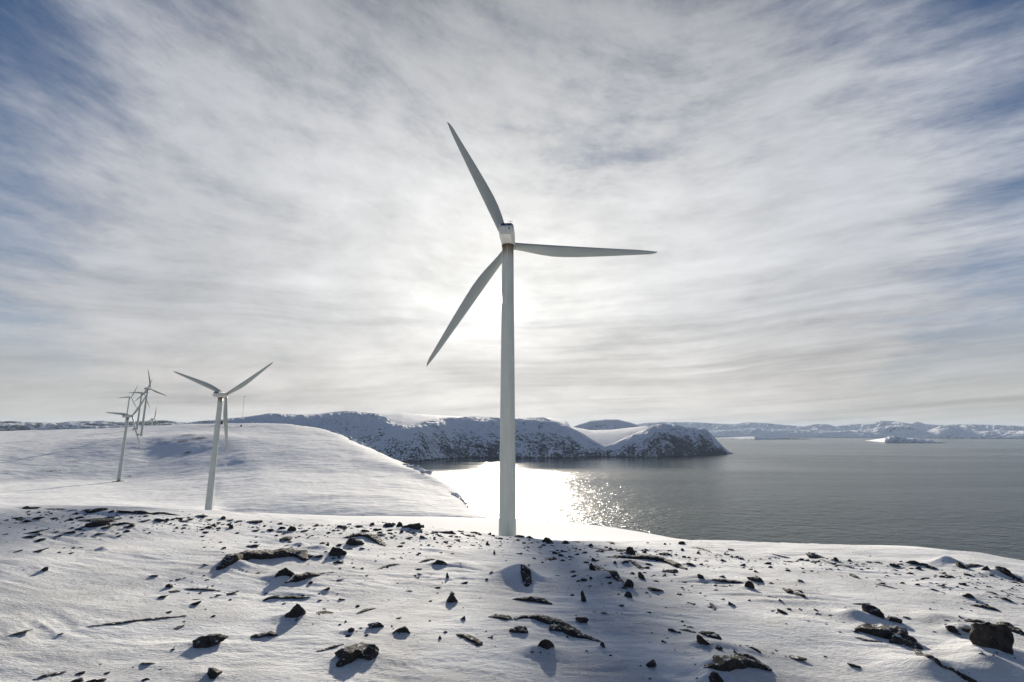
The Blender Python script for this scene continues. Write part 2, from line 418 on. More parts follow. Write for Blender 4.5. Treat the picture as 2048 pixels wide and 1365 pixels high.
def flat_mat(name, c, rough=.6):
    m, t, b = mat(name)
    pos = t.n('ShaderNodeTexCoord').outputs['Object']
    t.link(t.mix(t.mapr(t.noise(pos, 2.5, 5, .6), .3, .7), c, tuple(q * .7 for q in c)), b.inputs['Base Color'])
    b.inputs['Roughness'].default_value = rough
    return m
M_GROUND = make_ground_mat(); M_SEA = make_sea_mat(); M_ROCK = make_rock_mat()
M_TOWER = make_paint('weathered_tower_paint', (.51, .55, .52), rust=True)
M_BLADE = make_paint('blade_gelcoat', (.40, .43, .41))
M_NAC = make_paint('nacelle_shell', (.62, .63, .60))
M_DARK = flat_mat('dark_glazing', (.03, .045, .07), .15)
M_SEAM = flat_mat('stained_flange', (.10, .075, .045), .6)
M_STEEL = flat_mat('galvanised_steel', (.16, .17, .18), .5)
M_BOX = flat_mat('dark_cabinet', (.05, .06, .07), .5)
M_GRAVEL = flat_mat('gravel_pad', (.07, .07, .075), .9)

# ------------------------------------------------------------ rock data, read off the photograph: u, v of the foot, width, height in photo pixels
# kinds: b blocky, s low slab, p pointed; slant = rise to the right (+) or left (-)
ROCKS = [
 (62,1018,26,8,'p',0),(105,1020,40,5,'s',-.1),(145,1022,16,7,'p',.5),(190,1024,36,8,'b',0),(222,1026,14,6,'b',0),(250,1026,46,6,'s',-.2),(277,1028,30,8,'b',-.1),(172,1022,14,4,'s',.2),
 (398,1035,26,6,'b',0),(70,1040,26,6,'b',0),(35,1042,50,4,'s',0),(135,1042,16,6,'p',0),(155,1038,20,5,'s',.2),(190,1043,80,4,'s',0),(207,1040,30,7,'s',.3),(110,1038,14,4,'b',0),
 (155,1061,20,5,'b',0),(212,1057,26,5,'s',.2),(262,1054,18,7,'b',0),(318,1044,34,10,'s',.35),(352,1039,28,4,'s',.2),(368,1043,28,3,'s',0),(400,1043,8,5,'p',0),(415,1041,18,4,'s',.1),(445,1039,14,7,'b',0),(461,1042,12,4,'b',0),(478,1043,16,3,'s',0),(502,1046,34,7,'s',.3),
 (415,1056,16,6,'b',0),(371,1052,10,5,'p',0),(353,1058,6,4,'b',0),(138,1068,18,6,'b',0),(55,1076,26,5,'s',0),(116,1075,18,5,'p',0),(78,1071,18,3,'s',-.1),(8,1070,15,3,'s',0),(112,1065,10,3,'b',0),
 (200,1070,20,5,'p',0),(237,1074,14,3,'s',.1),(475,1068,10,4,'b',0),(37,1104,18,4,'s',.2),(73,1104,34,6,'s',.2),(127,1097,8,3,'s',.2),(160,1096,14,2,'s',0),
 (305,1154,14,6,'p',0),(344,1162,8,2,'b',0),(370,1157,8,3,'b',0),(414,1161,9,3,'b',0),(407,1082,6,3,'b',0),(446,1098,10,8,'s',.8),(407,1096,8,3,'b',0),(503,1095,22,6,'b',0),(463,1119,20,9,'b',0),(412,1132,14,5,'p',0),
 (343,1186,26,6,'b',.1),(322,1197,20,7,'s',.3),(391,1200,14,2,'s',0),(36,1270,46,6,'s',.2),(355,1257,30,4,'s',.1),(298,1330,34,6,'s',-.15),(155,1366,26,10,'b',.2),(290,1362,16,6,'p',0),(437,1193,18,3,'s',-.2),(457,1190,34,4,'s',.2),
 (517,1045,14,4,'b',0),(563,1059,14,7,'b',0),(540,1062,12,4,'b',0),(525,1065,12,4,'b',0),(606,1064,12,4,'b',0),(565,1082,34,9,'s',.3),(580,1085,16,4,'s',-.2),(575,1092,24,3,'s',0),(598,1094,8,5,'b',0),
 (683,1056,22,8,'b',0),(690,1061,10,6,'p',0),(715,1055,34,9,'s',.3),(742,1051,18,6,'s',.4),(730,1064,24,8,'b',-.1),(698,1050,10,4,'b',0),(787,1050,14,8,'b',0),(800,1054,12,10,'b',0),(845,1056,11,7,'b',0),(759,1061,10,5,'b',0),(779,1068,10,6,'b',0),(804,1066,9,6,'b',0),(823,1067,18,3,'s',-.1),(755,1072,40,5,'s',-.1),
 (655,1092,14,10,'b',0),(727,1099,14,4,'s',-.3),(698,1099,12,5,'b',0),(672,1128,28,7,'p',-.2),(678,1117,10,5,'b',0),(635,1116,20,7,'b',0),(617,1129,6,2,'b',0),(723,1138,12,3,'s',0),(751,1123,6,3,'b',0),(785,1119,14,4,'p',0),(800,1116,8,2,'b',0),
 (848,1077,16,8,'p',0),(869,1080,7,6,'p',0),(880,1074,18,6,'b',-.2),(921,1064,14,5,'b',0),(930,1071,44,4,'s',-.05),(952,1067,20,4,'s',-.2),(912,1081,26,5,'s',0),(978,1070,10,6,'p',0),(986,1073,8,4,'b',0),(975,1091,10,8,'p',0),(1003,1089,6,3,'b',0),(818,1106,6,3,'b',0),(838,1108,8,3,'b',0),
 (895,1156,10,12,'s',.7),(840,1150,14,4,'b',0),(833,1157,10,4,'s',.3),(973,1161,8,5,'p',0),(680,1161,12,3,'b',0),(655,1147,24,2,'s',0),(653,1182,16,7,'p',0),(517,1147,10,5,'b',0),
 (637,1189,12,4,'s',.3),(642,1202,12,3,'b',0),(682,1201,12,5,'p',0),(650,1228,30,4,'s',0),(648,1219,8,3,'b',0),(700,1264,20,9,'b',0),(784,1254,6,6,'b',.3),(692,1245,6,5,'p',0),(808,1267,36,13,'b',.1),(879,1279,8,13,'p',0),(891,1266,8,4,'b',0),(926,1240,14,8,'p',0),(983,1277,8,7,'p',0),(956,1269,10,2,'s',0),(818,1184,18,4,'b',0),(777,1201,6,2,'b',0),
 (1060,1076,18,6,'s',-.3),(1062,1087,10,5,'p',0),(1077,1087,6,3,'b',0),(1129,1088,16,8,'s',.3),(1155,1085,18,3,'s',0),(1152,1099,9,6,'b',-.3),(1145,1097,5,4,'b',0),(1222,1100,12,6,'b',0),(1245,1104,36,9,'b',-.15),(1110,1108,18,6,'b',-.2),(1123,1113,12,6,'b',0),(1130,1104,14,5,'p',-.3),(1067,1118,10,5,'p',0),(1105,1121,40,6,'s',-.05),(1085,1126,7,3,'b',0),(1145,1116,20,4,'s',-.3),(1056,1096,12,4,'b',0),
 (1187,1123,16,12,'b',0),(1170,1127,14,7,'p',0),(1230,1128,8,6,'b',0),(1298,1131,16,6,'s',-.2),(1344,1145,38,9,'b',-.1),(1329,1152,10,6,'p',0),(1342,1163,5,4,'b',0),(1149,1145,16,5,'b',0),(1150,1154,20,5,'s',-.3),(1169,1163,22,6,'s',-.15),(1183,1159,12,5,'s',-.4),(1116,1152,12,2,'s',0),(1248,1178,14,4,'b',0),(1314,1164,12,3,'b',0),(1370,1166,10,3,'b',0),
 (1330,1090,5,4,'b',0),(1296,1087,6,3,'b',0),(1340,1089,4,2,'b',0),(1364,1102,8,5,'b',0),(1395,1108,10,7,'p',0),(1330,1111,26,7,'b',0),(1352,1111,8,4,'b',0),(1369,1116,10,5,'b',0),(1464,1101,16,5,'s',-.3),(1451,1108,4,4,'b',0),(1444,1123,14,9,'p',0),(1512,1145,9,5,'s',-.4),(1402,1158,16,9,'b',-.3),(1444,1156,16,9,'p',0),(1510,1163,30,9,'b',-.1),(1442,1174,22,3,'s',0),(1350,1151,8,3,'s',0),
 (1256,1196,20,12,'b',0),(1400,1188,9,6,'p',0),(1410,1193,9,2,'s',0),(1380,1208,14,4,'p',0),(1462,1211,14,10,'p',-.3),(1209,1228,14,5,'b',0),(1297,1226,10,3,'b',0),(1332,1216,6,2,'b',0),(1207,1295,14,9,'b',0),(1134,1276,8,4,'b',0),(1173,1303,6,3,'b',0),(1345,1264,18,6,'s',-.4),(1384,1257,18,4,'s',-.2),(1437,1300,22,9,'b',-.1),(1472,1307,8,7,'p',-.3),(1369,1252,6,3,'b',0),(1303,1267,6,3,'b',0),(1328,1286,18,4,'s',-.2),
 (1671,1122,12,7,'b',0),(1575,1125,22,3,'s',0),(1738,1125,14,3,'s',0),(1760,1127,20,4,'s',0),(1788,1134,22,7,'b',-.1),(1793,1142,14,3,'s',-.2),(1850,1132,18,6,'b',-.1),(1868,1138,24,6,'s',-.3),(1836,1139,14,6,'b',-.3),(1900,1155,24,5,'s',-.1),(1940,1152,16,4,'s',-.4),(1890,1149,10,3,'s',-.2),(1603,1164,16,7,'p',-.2),(1757,1161,12,4,'s',.1),(1775,1153,10,3,'s',-.2),(1545,1168,8,3,'s',-.3),(1545,1195,18,3,'s',-.1),(1562,1203,8,5,'p',0),(1887,1173,10,5,'p',-.3),(1912,1175,8,4,'p',0),(1927,1171,20,5,'s',-.2),(1868,1181,16,4,'s',-.3),(1885,1186,8,3,'b',0),(1985,1188,20,5,'s',-.1),(2010,1200,22,6,'s',-.2),(2018,1188,10,3,'b',0),(2042,1197,16,3,'s',-.1),(2028,1166,20,4,'s',-.1),
 (1785,1244,36,12,'b',-.25),(1812,1237,12,4,'b',0),(1565,1227,24,11,'s',-.4),(1546,1223,12,3,'s',0),(1600,1220,8,4,'p',0),(1633,1222,18,4,'s',-.4),(1640,1230,16,3,'s',-.3),(1652,1249,8,2,'s',-.2),(1587,1318,44,6,'s',0),(1554,1303,10,3,'s',-.4),(1712,1335,28,6,'s',-.4),(1938,1267,26,12,'s',-.5),(1952,1257,18,8,'b',-.2),(1925,1238,14,7,'p',0),(1895,1242,10,3,'s',-.2),(1938,1240,14,3,'s',-.1),
]
# rocks one can name: (label, u, v, w, h, kind, slant)
KEYS = [
 ('wide low slab with snow on top, lowest on the far left rim', 60,1068,60,9,'s',.2),
 ('big rounded dark boulder near the right edge of the foreground', 1998,1303,76,50,'b',-.2),
 ('large flat-topped brown boulder among the slabs on the left rim', 187,1054,44,14,'b',0),
 ('broad black block with a blunt right end, lowest left of centre', 415,1290,62,19,'b',.05),
 ('dark pyramid-shaped stone leaning beside the large arched slab', 569,1152,34,26,'p',-.2),
 ('dark pointed stone with a notched right side, alone on snow', 592,1237,44,27,'p',.35),
 ('snow-faced boulder edged with dark rock on the rim behind', 823,1057,34,14,'b',-.1),
 ('long blocky boulder on the rim left of the main turbine', 893,1067,44,11,'b',0),
 ('jagged dark rock overhanging a blue snow hollow in the cluster', 678,1113,36,24,'b',.3),
 ('stout dark rock in the middle of the big rock cluster', 710,1091,36,17,'b',-.2),
 ('leaning tooth-shaped rock with a long tail right of the cluster', 880,1131,26,20,'p',.4),
 ('flaky plate of rock standing on edge, bottom centre left', 904,1206,26,20,'b',-.4),
 ('thin upright pebble like a peg in front of the turbine', 989,1109,5,10,'p',0),
 ('blocky dark stone with a ledge on its left side', 751,1257,32,12,'b',-.15),
 ('dark block propped on its left corner far left, alone on snow', 90,1143,14,8,'b',0),
 ('stubby dark rock with snow heaped before it, left foreground', 338,1176,18,9,'b',.2),
 ('slanting stone on open snow just below the left rim', 389,1211,28,7,'s',.35),
 ('small angular block with a long blue shadow below left turbine', 462,1058,14,9,'b',0),
 ('dark rock with a snow pocket cut off by the bottom edge', 427,1353,44,20,'b',-.2),
 ('low wide dark stone at the bottom edge far left', 192,1366,36,9,'b',0),
 ('cluster of standing stones left of the snow-faced boulder', 775,1054,28,10,'b',0),
 ('knotted dark stone standing on the rim amid small chips', 581,1063,22,12,'b',.2),
 ('rough heaped stone on the rim just right of the turbine', 1098,1087,24,14,'b',-.1),
 ('black fin-shaped stone on the rim with a thin ledge', 1180,1093,14,12,'p',0),
 ('wedge of dark rock leaning on its neighbour behind arched slab', 1262,1108,20,14,'b',-.3),
 ('sharp peaked stone beyond the end of the long arched slab', 1378,1131,26,14,'p',0),
 ('square dark block at the low end of the descending ridge', 1255,1176,24,22,'b',-.2),
 ('craggy stone at the high end of the descending ridge', 1184,1141,16,15,'b',0),
 ('squat broken stone under the long arched slab', 1283,1158,22,13,'b',-.2),
 ('ragged low rock in front of the square block', 1303,1180,38,9,'b',-.1),
 ('small square stone on the skyline against the sea', 1364,1089,14,7,'b',0),
 ('rough dark stone with a crumbled top right of the thin slab', 1498,1176,18,14,'b',-.2),
 ('tall narrow double stone with blue shadow in the centre foreground', 1168,1204,14,22,'b',-.3),
 ('flaky stone with ragged right side above the winding slab', 1166,1247,34,13,'b',-.1),
 ('split peaked rock with a snow-filled crack, bottom centre', 1090,1302,44,31,'p',0),
 ('hooked dark rock with an undercut foot, right of centre bottom', 1405,1291,26,19,'b',-.1),
 ('dark slanting stone at the bottom edge right of centre', 1298,1335,42,11,'s',.3),
 ('triangular dark fang of rock at the bottom edge', 1428,1364,36,32,'p',.2),
 ('snow-crusted long block on the right rim', 1640,1117,44,9,'b',0),
 ('tilted stone rising to the right on the right rim', 1822,1129,26,11,'s',.4),
 ('dark end of a snow-covered mound on the right rim', 1921,1135,18,12,'b',-.2),
 ('chunky brown stone right of the snowy mound', 1970,1141,14,14,'b',0),
 ('solitary dark stone on open snow under the right rim', 1936,1194,24,11,'b',-.3),
 ('big leaning block with a thin ledge to its left', 1743,1230,36,24,'b',.2),
 ('dark L-shaped stone left of the big rounded boulder', 1908,1267,30,17,'b',-.3),
 ('rounded dark rock corner cut by the bottom right edge', 1938,1364,32,13,'b',-.3),
 ('low rim stone just in front of the main turbine tower', 1034,1073,26,6,'b',0),
]
# long slabs and ridges: label, [(u, v) along the crest], thickness in px
SPINES = [
 ('large arched slab curving down to the left among left rocks', [(435,1141),(458,1129),(485,1119),(515,1116),(560,1113),(592,1112),(610,1122)], 20),
 ('slab rising to the right below the large arched slab', [(570,1167),(595,1161),(620,1154),(643,1149)], 11),
 ('very long thin ridge of rock lying on open snow, left', [(172,1254),(215,1250),(250,1246),(300,1240),(378,1232)], 4),
 ('thin dark slab edge above the left foreground stones', [(365,1178),(400,1180),(441,1183)], 4),
 ('long dark slab along the left rim, tapering to the right', [(236,1026),(280,1028),(320,1028),(360,1032)], 5),
 ('flat slab behind the brown boulder on the left', [(222,1050),(245,1049),(272,1049)], 5),
 ('roof-like slab on top of the big rock cluster, long right tail', [(686,1077),(712,1073),(732,1073),(750,1083),(769,1093)], 9),
 ('slender slab curving up to the right in the centre left', [(755,1139),(778,1132),(800,1130)], 3),
 ('thin blade of rock trailing left of the leaning tooth', [(838,1126),(855,1122),(872,1119)], 4),
 ('long low slab with a thin tail, left of centre foreground', [(525,1203),(546,1197),(580,1197),(622,1196)], 6),
 ('slim slab rising right, near the bottom centre left', [(714,1229),(732,1222),(751,1217)], 4),
 ('low dark slab at the left of the bottom centre', [(500,1275),(525,1273),(556,1272)], 8),
 ('straight thin sliver of rock rising right near the bottom', [(630,1305),(660,1298),(688,1289)], 3),
 ('large speckled slab rising to a rounded top at the bottom', [(672,1336),(692,1326),(712,1314),(730,1311),(745,1320)], 24),
 ('straight dark slab pointing down to the right, bottom centre', [(912,1269),(938,1280),(964,1293)], 7),
 ('thin dark slab at the very bottom left, rising right', [(65,1361),(95,1353),(132,1345)], 4),
 ('brown slab above the winding slab, pointing at it', [(977,1234),(1000,1237),(1026,1241)], 7),
 ('long winding slab descending to the right in the centre', [(1030,1240),(1052,1236),(1085,1243),(1115,1252),(1135,1266),(1165,1276),(1202,1285)], 12),
 ('stub of rock joining the winding slab from the left', [(1098,1262),(1112,1260),(1125,1264)], 10),
 ('short thick slab just below the start of winding slab', [(1018,1262),(1036,1264),(1056,1267)], 11),
 ('snow-dusted slab descending slightly in the centre foreground', [(1026,1199),(1055,1202),(1080,1205),(1104,1210)], 9),
 ('very long arched slab with a smooth back, right of turbine', [(1211,1114),(1245,1116),(1290,1118),(1330,1124),(1352,1134),(1374,1140)], 9),
 ('thin rib falling from the middle of long arched slab', [(1258,1121),(1270,1130),(1284,1140)], 4),
 ('thin sagging ledge behind the arched slab, right of fin', [(1186,1096),(1205,1101),(1228,1102)], 3),
 ('short dark ledge at the skyline right of the turbine', [(1213,1084),(1230,1090)], 3),
 ('descending ridge of rock ending in a square block', [(1176,1130),(1195,1138),(1225,1150),(1246,1164)], 7),
 ('dark slab running down a snow cone like a seam', [(1042,1131),(1046,1145),(1048,1158),(1052,1174)], 9),
 ('thin slab sloping right near the skyline, right of centre', [(1382,1095),(1405,1099),(1424,1106)], 3),
 ('long flat dark slab in the right middle foreground', [(1424,1160),(1450,1164),(1486,1166)], 6),
 ('thick dark log-like slab right of the flat slab', [(1496,1158),(1512,1160),(1526,1162)], 8),
 ('thin hooked sliver standing in the snow, right centre', [(1421,1206),(1428,1213),(1431,1222)], 3),
 ('thin crust of rock left of the thick sloping slab', [(1358,1260),(1376,1263),(1392,1267)], 3),
 ('thick sloping slab above the hooked rock', [(1395,1265),(1418,1273),(1441,1280)], 9),
 ('thin curved sliver right of the hooked rock', [(1490,1291),(1505,1298),(1521,1307)], 3),
 ('broad cracked slab at the bottom edge right of centre', [(1400,1337),(1440,1338),(1480,1333),(1510,1333),(1543,1342)], 20),
 ('thin dark seam at the skyline far right of the turbine', [(1538,1109),(1560,1113),(1582,1117)], 2),
 ('long thin slab sweeping down right on the right rim', [(1642,1119),(1672,1130),(1715,1139)], 3),
 ('bent ledge joining the mound to the brown stone', [(1928,1138),(1948,1133),(1968,1132)], 5),
 ('dark slab falling right at the far right rim', [(1990,1136),(2010,1147),(2038,1159)], 9),
 ('short sharp splinter on the snow under the right rim', [(1701,1149),(1720,1158)], 4),
 ('faint thin line of rock right of the short splinter', [(1748,1168),(1770,1173),(1796,1179)], 2),
 ('forked dark slab falling right in the right foreground', [(1568,1177),(1588,1188),(1609,1196)], 6),
 ('straight dark slab with blue shadow, far right foreground', [(1940,1212),(1970,1216),(2002,1223)], 6),
 ('thin ledge reaching left from the big leaning block', [(1706,1209),(1722,1209),(1742,1208)], 2),
 ('large scaly slab tapering both ways in the right foreground', [(1710,1261),(1745,1267),(1780,1275),(1815,1285),(1844,1300)], 24),
 ('thin edge of rock curling under the large scaly slab', [(1709,1276),(1735,1282),(1765,1285)], 3),
 ('long crack-like ridge running down to the bottom right edge', [(1800,1290),(1835,1302),(1870,1322),(1905,1341),(1930,1361)], 5),
 ('dark ledge curving behind the big rounded boulder', [(1930,1243),(1955,1244),(1980,1250)], 5),
 ('long dark slab above the big boulder at right edge', [(1998,1244),(2022,1256),(2050,1272)], 10),
 ('thin forked chip right of the forked slab', [(1590,1181),(1606,1186)], 3),
]
# extra snow drifts seen in the photograph: u, v of the middle, width px, height (m), slant
DRIFTS = [(1040,1158,80,.20,0),(1205,1165,90,.16,-.3),(640,1105,70,.12,0),(600,1096,40,.10,0),(1893,1130,50,.16,0),(1395,1160,70,.07,0),(1250,1130,70,.10,0),
          (1710,1238,70,.10,-.1),(1600,1245,140,.05,0),(1880,1240,90,.07,0),(470,1135,60,.08,0),(1460,1305,110,.07,.2),(1440,1345,100,.10,0),(1980,1345,150,.15,0),(1860,1345,120,.10,-.3),
          (565,1160,60,.06,0),(205,1100,22,.05,0),(1925,1262,60,.06,0),(820,1060,36,.10,0),(2000,1150,40,.12,0),(1010,1150,60,.06,0),(920,1130,60,.05,0)]
def pos_of(u, v):
    p = hit(u, v, 60.0)
    if p is None or math.hypot(p.x, p.y) > 30:
        for k in range(1, 60):
            p = hit(u, v + k, 60.0)
            if p is not None and math.hypot(p.x, p.y) < 24: break
    return p
def plan():
    pl = []
    for (u, v, w, h, dz, sl) in [(a, b, c, None, d, e) for (a, b, c, d, e) in DRIFTS]:
        p = pos_of(u, v); s = depth(p) / F
        pl.append((p.x, p.y, w * s * .55, w * s * .42, math.atan(sl * 2), dz * 1.5))
    for q in [(k[1:]) for k in KEYS] + ROCKS:
        u, v, w, h, kd, sl = q
        if w < 12: continue
        p = pos_of(u, v); s = depth(p) / F
        pl.append((p.x - .25 * w * s, p.y - .05 * w * s, w * s * .75, w * s * .55, 0, min(.34 * h * s, .14)))
    for lab, pts, th in SPINES:
        for (u, v) in pts[1:-1]:
            p = pos_of(u, v); s = depth(p) / F
            pl.append((p.x, p.y, th * s * 2.4, th * s * 1.8, 0, min(.16 * th * s, .05)))
    return pl
_pl = plan()
MOUNDS.extend(_pl)

# ------------------------------------------------------------ the ground as one sheet
def polar_mesh(name, az, rr, hfun, rockfun, material, kind='structure'):
    A, Q = np.meshgrid(az, rr, indexing='ij')
    X = np.sin(A) * Q; Y = np.cos(A) * Q
    Z = hfun(X, Y)
    na, nr = A.shape
    co = np.stack([X, Y, Z], -1).reshape(-1, 3).astype(np.float32)
    i = np.arange(na * nr).reshape(na, nr)
    f = np.stack([i[:-1, :-1], i[:-1, 1:], i[1:, 1:], i[1:, :-1]], -1).reshape(-1, 4)
    me = bpy.data.meshes.new(name)
    me.vertices.add(len(co)); me.vertices.foreach_set('co', co.ravel())
    me.loops.add(f.size); me.loops.foreach_set('vertex_index', f.ravel().astype(np.int32))
    me.polygons.add(len(f)); me.polygons.foreach_set('loop_start', np.arange(0, f.size, 4, dtype=np.int32))
    me.polygons.foreach_set('use_smooth', np.ones(len(f), bool))
    me.update(calc_edges=True)
    at = me.attributes.new('rock', 'FLOAT', 'POINT')
    at.data.foreach_set('value', rockfun(X, Y, Z).ravel().astype(np.float32))
    o = obj(name, me, material); tag(o, kind=kind)
    if f.size:   # make sure normals look up
        n = me.polygons[0].normal
        if n.z < 0: me.flip_normals()
    return o
def ground_rock(X, Y, Z):
    r = np.hypot(X, Y)
    gx = np.gradient(Z, axis=1) / np.maximum(np.gradient(r, axis=1), 1e-6)
    az = np.arctan2(X, Y)
    ga = np.gradient(Z, axis=0) / np.maximum(np.gradient(az, axis=0) * r, 1e-6)
    sl = np.hypot(gx, ga)
    m = sstep(sl, .55, 1.05) * .62 * (r > 190)
    # steep seaward flank
    m = np.maximum(m, sstep(-Z, 85, 150) * sstep(r, 330, 480) * .55)
    # wind-scoured patches on the knoll and slopes across the valley
    for u, v, ru, rv, amt in PATCHES:
        amt = amt + .10
        p = hit(u, v)
        if p is None: continue
        L = math.hypot(p.x, p.y); s = depth(p) / F
        ra = ru * s; rb = max(rv * s * 7, 6)
        ux, uy = p.x / L, p.y / L
        dx = X - p.x; dy = Y - p.y
        a = (dx * uy - dy * ux) / ra; b = (dx * ux + dy * uy) / rb
        m = np.maximum(m, amt * np.exp(-(a * a + b * b)))
    # bare ground between the stones along the rim
    rim = np.exp(-((r - 18.2) / 2.2) ** 2) * .16
    m = np.maximum(m, rim * (az > -.9))
    return m
PATCHES = [(300,884,30,4,.42),(375,871,30,3,.50),(400,877,22,4,.55),(365,883,20,3,.52),(330,887,24,3,.40),(270,896,26,2,.42),(375,906,14,3,.50),(320,917,22,2,.42),(480,909,24,2,.40),
           (110,942,34,2,.46),(150,923,18,2,.46),(260,953,18,3,.44),(355,952,18,2,.42),(200,955,14,2,.3),(50,882,30,2,.40),(210,879,14,2,.48),(235,883,14,2,.45),(10,907,18,2,.35),
           (455,947,12,2,.40),(500,953,40,2,.36),(540,923,22,2,.34),(575,905,22,2,.32),(600,970,18,1.5,.34),(430,985,14,2,.38),(355,970,14,2,.38),(640,940,26,1.5,.34),(345,985,12,2,.3),(555,1017,10,2,.3),(735,952,26,1.5,.30),
           (700,872,14,7,.66),(688,866,14,4,.55),(712,884,12,5,.62),(830,938,16,5,.62),(846,946,8,5,.72),(935,1002,12,5,.58),(958,1020,14,6,.62),(975,1030,12,5,.62),(900,985,12,3,.4)]
nearr = np.concatenate([np.linspace(0.6, 3.5, 24, endpoint=False), np.geomspace(3.5, 24, 470, endpoint=False),
                        np.geomspace(24, 300, 110, endpoint=False), np.geomspace(300, 1800, 370, endpoint=False), np.geomspace(1800, 3500, 26)])
inner = np.radians(np.arange(-51, 51.001, .105))
outer = np.radians(np.concatenate([np.arange(-180, -51, 2.0)]))
azs = np.concatenate([outer, inner, -outer[::-1]])
ground = polar_mesh('ground', azs, nearr, height, ground_rock, M_GROUND)

# rocky outcrops on the seaward edge of the snowfield
def outcrop(label, pts, size, n, seed):
    rnd = random.Random(seed); bm = bmesh.new()
    P = [Vector(ray(u, v)) * (r / math.hypot(ray(u, v)[0], ray(u, v)[1])) for u, v, r in pts]
    c0 = P[0].copy(); c0.z = float(height(np.array([c0.x]), np.array([c0.y]))[0])
    for i in range(n):
        t = rnd.random() * (len(P) - 1); k = min(int(t), len(P) - 2); p = P[k].lerp(P[k + 1], t - k)
        x = p.x + rnd.gauss(0, size * .5); y = p.y + rnd.gauss(0, size * 1.6)
        z = float(height(np.array([x]), np.array([y]))[0])
        g = bmesh.ops.create_icosphere(bm, subdivisions=2, radius=1.0)['verts']
        q = size * rnd.uniform(.35, 1.0); off = Vector((i * 7.1, seed, 0))
        pl = [(Vector((rnd.gauss(0, 1), rnd.gauss(0, 1), rnd.gauss(0, 1))).normalized(), rnd.uniform(.4, .8)) for _ in range(7)]
        for vv in g:
            c = vv.co.copy()
            for nn, d in pl:
                e = c.dot(nn) - d
                if e > 0: c -= nn * e
            c *= 1.2 + .35 * mnoise.noise(c * 2 + off)
            vv.co = (x - c0.x + c.x * q * 1.3, y - c0.y + c.y * q, z - c0.z + c.z * q * .60 - q * .12)
    tag(obj('rock_outcrop', bm, M_CRAG, None, c0), label, 'rock outcrop', None, 'stuff' if n > 55 else None)
M_CRAG = make_hill_mat('crag_rock', 12.0, .34, .8)
outcrop('dark rocky crag on the skyline edge of the snowfield, left of centre', [(672,862,1200),(700,876,1140),(728,891,1070)], 7.5, 46, 3)
outcrop('dark rock outcrop above the bay where the snowfield ends', [(818,932,720),(836,941,690),(850,951,650)], 5.5, 40, 5)
outcrop('scattered crags low on the seaward slope beside the tower', [(905,988,545),(940,1008,500),(965,1024,460),(985,1034,440)], 3.2, 60, 7)

# ------------------------------------------------------------ sea
def sea_mesh():
    bm = bmesh.new()
    n = 96; rs = [300, 1500, 4000, 9000, 18000, 36000, 75000]
    rows = [[bm.verts.new((math.sin(2 * math.pi * k / n) * r, math.cos(2 * math.pi * k / n) * r, SEA)) for k in range(n)] for r in rs]
    c = bm.verts.new((0, 0, SEA))
    for k in range(n):
        bm.faces.new((c, rows[0][(k + 1) % n], rows[0][k]))
        for j in range(len(rs) - 1):
            bm.faces.new((rows[j][k], rows[j][(k + 1) % n], rows[j + 1][(k + 1) % n], rows[j + 1][k]))
    bmesh.ops.recalc_face_normals(bm, faces=bm.faces)
    if sum(f.normal.z for f in bm.faces) < 0: bmesh.ops.reverse_faces(bm, faces=bm.faces)
    return bm
tag(obj('sea', sea_mesh(), M_SEA), kind='structure')

